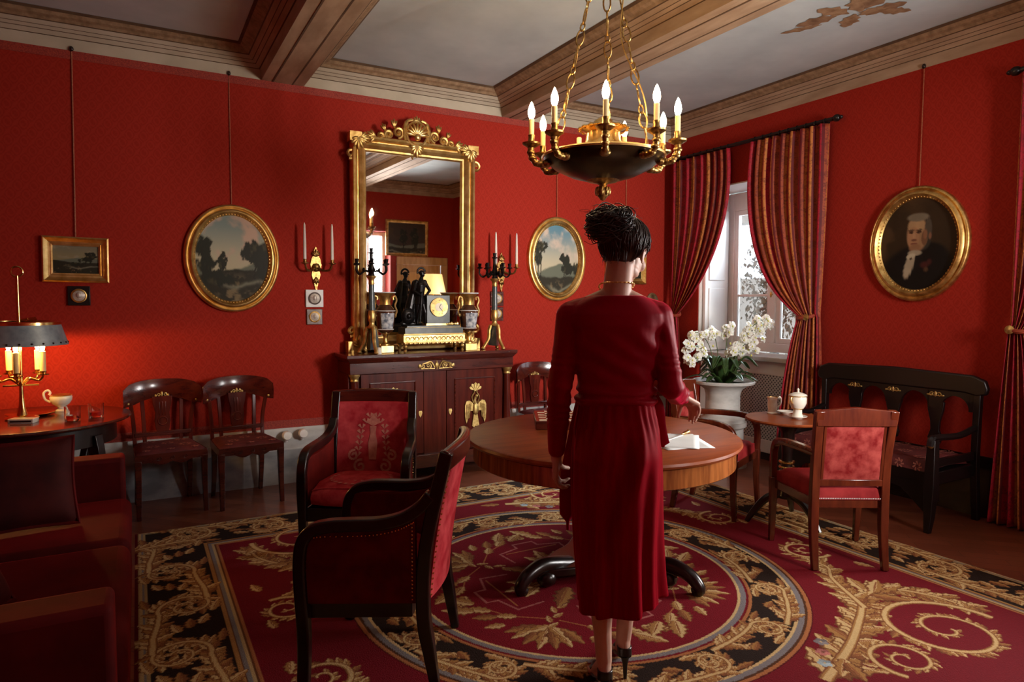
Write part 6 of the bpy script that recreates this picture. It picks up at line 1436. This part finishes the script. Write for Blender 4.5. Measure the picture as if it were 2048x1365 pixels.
# sash tails
def tail(P,w,name='sash_tail'):
    m=MB(); P=spline(P,6); k=len(P); m.tube(P,[(lerp(w,w*1.2,i/k) if i<k-2 else w*.25,.005) for i in range(k)],10,up=(0,1,0)); m.build(name,'dress',per)
tail([(.150,.02,1.105),(.175,.035,1.06),(.185,.05,.99),(.197,.055,.93),(.205,.06,.905)],.024); tail([(-.100,.125,1.09),(-.125,.15,.95),(-.160,.13,.75),(-.158,.11,.56)],.026)
# --- shoes
for s in (-1,1):
    a=Vector(AN[s]); toe=a+V3(.01*s,.125,-.105); m=MB()
    m.tube([a+V3(0,-.046,-.048),a+V3(0,.0,-.066),a+V3(.004*s,.06,-.094),toe+V3(0,.02,-.012),toe+V3(0,.062,-.010)],[(.024,.006),(.025,.005),(.031,.005),(.033,.006),(.006,.005)],12,up=(0,0,1)); sh=m.build('shoe','shoe',per,angle=60)
    m=MB(); m.grid(lambda u,v:(lambda q:toe+V3(.0335*cos(q)*(1-.72*max(0,v-.35)**1.3*1.6),-.012+.074*v,-.010+.032*sin(q)*(1-.5*v)))(PI*u),14,8); m.build('vamp','shoe',sh,solid=.002,angle=80)
    m=MB(); m.grid(lambda u,v:(lambda q:a+V3(.0275*sin(q),-.026-.026*cos(q)+.004*v,-.054+.036*v))(lerp(-1.9,1.9,u)),16,5); m.build('counter','shoe',sh,solid=.002,angle=80)
    m=MB(); p0=a+V3(0,-.040,-.052); p1=Vector((a.x,a.y-.050,0)); m.tube([p0,p0.lerp(p1,.4),p1],[.017,.009,.0065],12); m.build('heel','shoe',sh)
# --- hair: mass, swept strands and a loose bun
MT['hair']=mat('dark_brown_hair',(.012,.006,.0045),(.045,.022,.014),rough=.42,scale=60,stretch=(1,1,.25),Specular_IOR_Level=.6,Anisotropic=.5)
m=MB(); HB=[((0,-.030,.034),(.083,.090,.082)),((0,-.055,.005),(.080,.066,.085)),((.0,-.052,-.040),(.052,.038,.046)),((.042,.0,.030),(.036,.060,.054)),((-.042,.0,.030),(.036,.060,.054)),((0,.030,.068),(.062,.045,.034))]
for c,r in HB: m.sphere(c,r,24,HM)
BC=V3(-.022,-.048,1.762)        # bun centre, above and behind the crown
for c,r in (((0,0,0),(.054,.052,.036)),((-.042,-.008,-.004),(.030,.032,.030)),((.035,-.0,-.030),(.050,.048,.040)),((-.0,.01,-.05),(.055,.058,.045))): m.sphere(BC+V3(*c),r,18)
base=remesh(m,'hair','hair',per,.005,3,.5)
rs=random.Random(5); m=MB()
HI=HM.inverted(); top_l=HI@BC
def onhead(d,off):
    d=d.normalized(); c=V3(0,-.035,.018); return c+V3(d.x*(.087+off),d.y*(.094+off),d.z*(.088+off))
for i in range(1100):
    th=rs.uniform(-2.9,2.9)-PI/2; ph=rs.uniform(-1.12,.10) if abs(((th+PI/2+PI)%(2*PI))-PI)<1.5 else rs.uniform(-.25,.3)
    d0=V3(cos(th)*cos(ph),sin(th)*cos(ph),sin(ph))
    if d0.y>.55 and d0.z<.35: d0.z=.40+rs.random()*.2
    d1=V3(-.10+rs.uniform(-.2,.2),-.25+rs.uniform(-.15,.15),1); off=rs.uniform(-.001,.007); P=[]; sw=rs.uniform(-.35,.35)
    for k in range(9):
        t=k/8; d=d0.normalized().slerp(d1.normalized(),t); d=Matrix.Rotation(sw*sin(PI*t),3,'Z')@d; P.append(HM@onhead(d,off+.004*sin(5*t+i)))
    m.tube(spline([tuple(p) for p in P],2),[.0016*(.5+sin(PI*min(1,.1+.8*j/16))) for j in range(17)],4)
for i in range(1000):
    c=BC+V3(rs.uniform(-.048,.038),rs.uniform(-.026,.020),rs.uniform(-.042,.020)); r=rs.uniform(.020,.048); a=rs.uniform(0,6.28); tl_=Matrix.Rotation(rs.uniform(-.55,.55)+.5,4,'X')@Matrix.Rotation(rs.uniform(-.5,.5)-.25,4,'Y')
    P=[c+(tl_@V3(r*cos(a+q)*(1+.18*sin(3*q+i)),r*sin(a+q)*(1+.12*sin(2*q)),.012*sin(2*q+i))) for q in [j*5.4/17 for j in range(18)]]; m.tube(P,[.0016*(.45+sin(PI*j/17)) for j in range(18)],4)
# flyaway wisps
for i in range(26):
    th=rs.uniform(0,6.28); p=BC+V3(.06*cos(th),.04*sin(th),rs.uniform(-.05,.03)); q=p+V3(.05*cos(th)+rs.uniform(-.02,.02),rs.uniform(-.02,.02),rs.uniform(-.03,.035)); m.tube(spline([tuple(p),tuple(p.lerp(q,.5)+V3(0,0,.012)),tuple(q)],4),[.0010,.0010,.0009,.0009,.0008,.0008,.0007,.0006,.0004],4)
m.tube(spline([(-.05,-.03,1.69),(-.09,-.03,1.675),(-.118,-.03,1.688)],5),.0011,4)
for i in range(34):
    th=rs.uniform(-2.4,-.7); p=HM@onhead(V3(cos(th),sin(th),-.72),.0); q=p+V3(rs.uniform(-.012,.012),rs.uniform(-.004,.006),-.035-.03*rs.random()); m.tube(spline([tuple(p),tuple(p.lerp(q,.5)+V3(0,-.004,0)),tuple(q)],3),[.0016,.0015,.0013,.0012,.001,.0008,.0005],4)
m.build('swept_strands','hair',base,angle=180)
# everything standing on the rug (or on its tables) sits on top of the pile
for o in list(COL.objects):
    if o.parent is None and 'label' in o and o.type in ('EMPTY','MESH'):
        n=o.name.split('.')[0]
        if n in ('upholstered_armchair','open_armchair','centre_table','tea_table','person','chess_board','chess_rook','chess_king','chess_pawn','paper_sheet','letter_opener','saucer','cream_jug','sugar_bowl'): o.location.z+=.0066
# ---------------------------------------------------------------- daylight, softbox stand-in and exposure
def area(name,loc,rot,sx,sy,power,col):
    d=bpy.data.lights.new(name,'AREA'); d.shape='RECTANGLE'; d.size=sx; d.size_y=sy; d.energy=power; d.color=col
    o=bpy.data.objects.new(name,d); COL.objects.link(o); o.location=loc; o.rotation_euler=rot; return o
# daylight entering through the near window (just outside its panes), and through the far one from higher up
area('near_window_daylight',(XO+.12,(W2[0]+W2[1])/2,1.85),(0,R(90),0),1.5,1.15,300,(1,.97,.94)).data.spread=R(160)
l=area('softbox_standin_light',((WX0+WX1)/2,YF-.5,(WZ0+WZ1)/2),(R(90),0,R(4)),WX1-WX0,WZ1-WZ0,110,(1,.95,.90)); l.data.spread=R(80)  # added lamp standing in for a studio softbox, narrowed onto the mirror wall
area('far_window_daylight',(XO+1.05,4.56,3.02),(0,R(60),0),.9,1.15,640,(.74,.88,1))
def point(name,loc,power,col,r=.02):
    d=bpy.data.lights.new(name,'POINT'); d.energy=power; d.color=col; d.shadow_soft_size=r
    o=bpy.data.objects.new(name,d); COL.objects.link(o); o.location=loc; return o
SC.view_settings.view_transform='Standard'; SC.view_settings.look='None'; SC.view_settings.gamma=1; SC.view_settings.use_curve_mapping=False
SC.view_settings.exposure=0.0
SC.cycles.max_bounces=8; SC.cycles.diffuse_bounces=4; SC.cycles.glossy_bounces=4; SC.cycles.transmission_bounces=8; SC.cycles.sample_clamp_indirect=6
SC.cycles.use_denoising=True
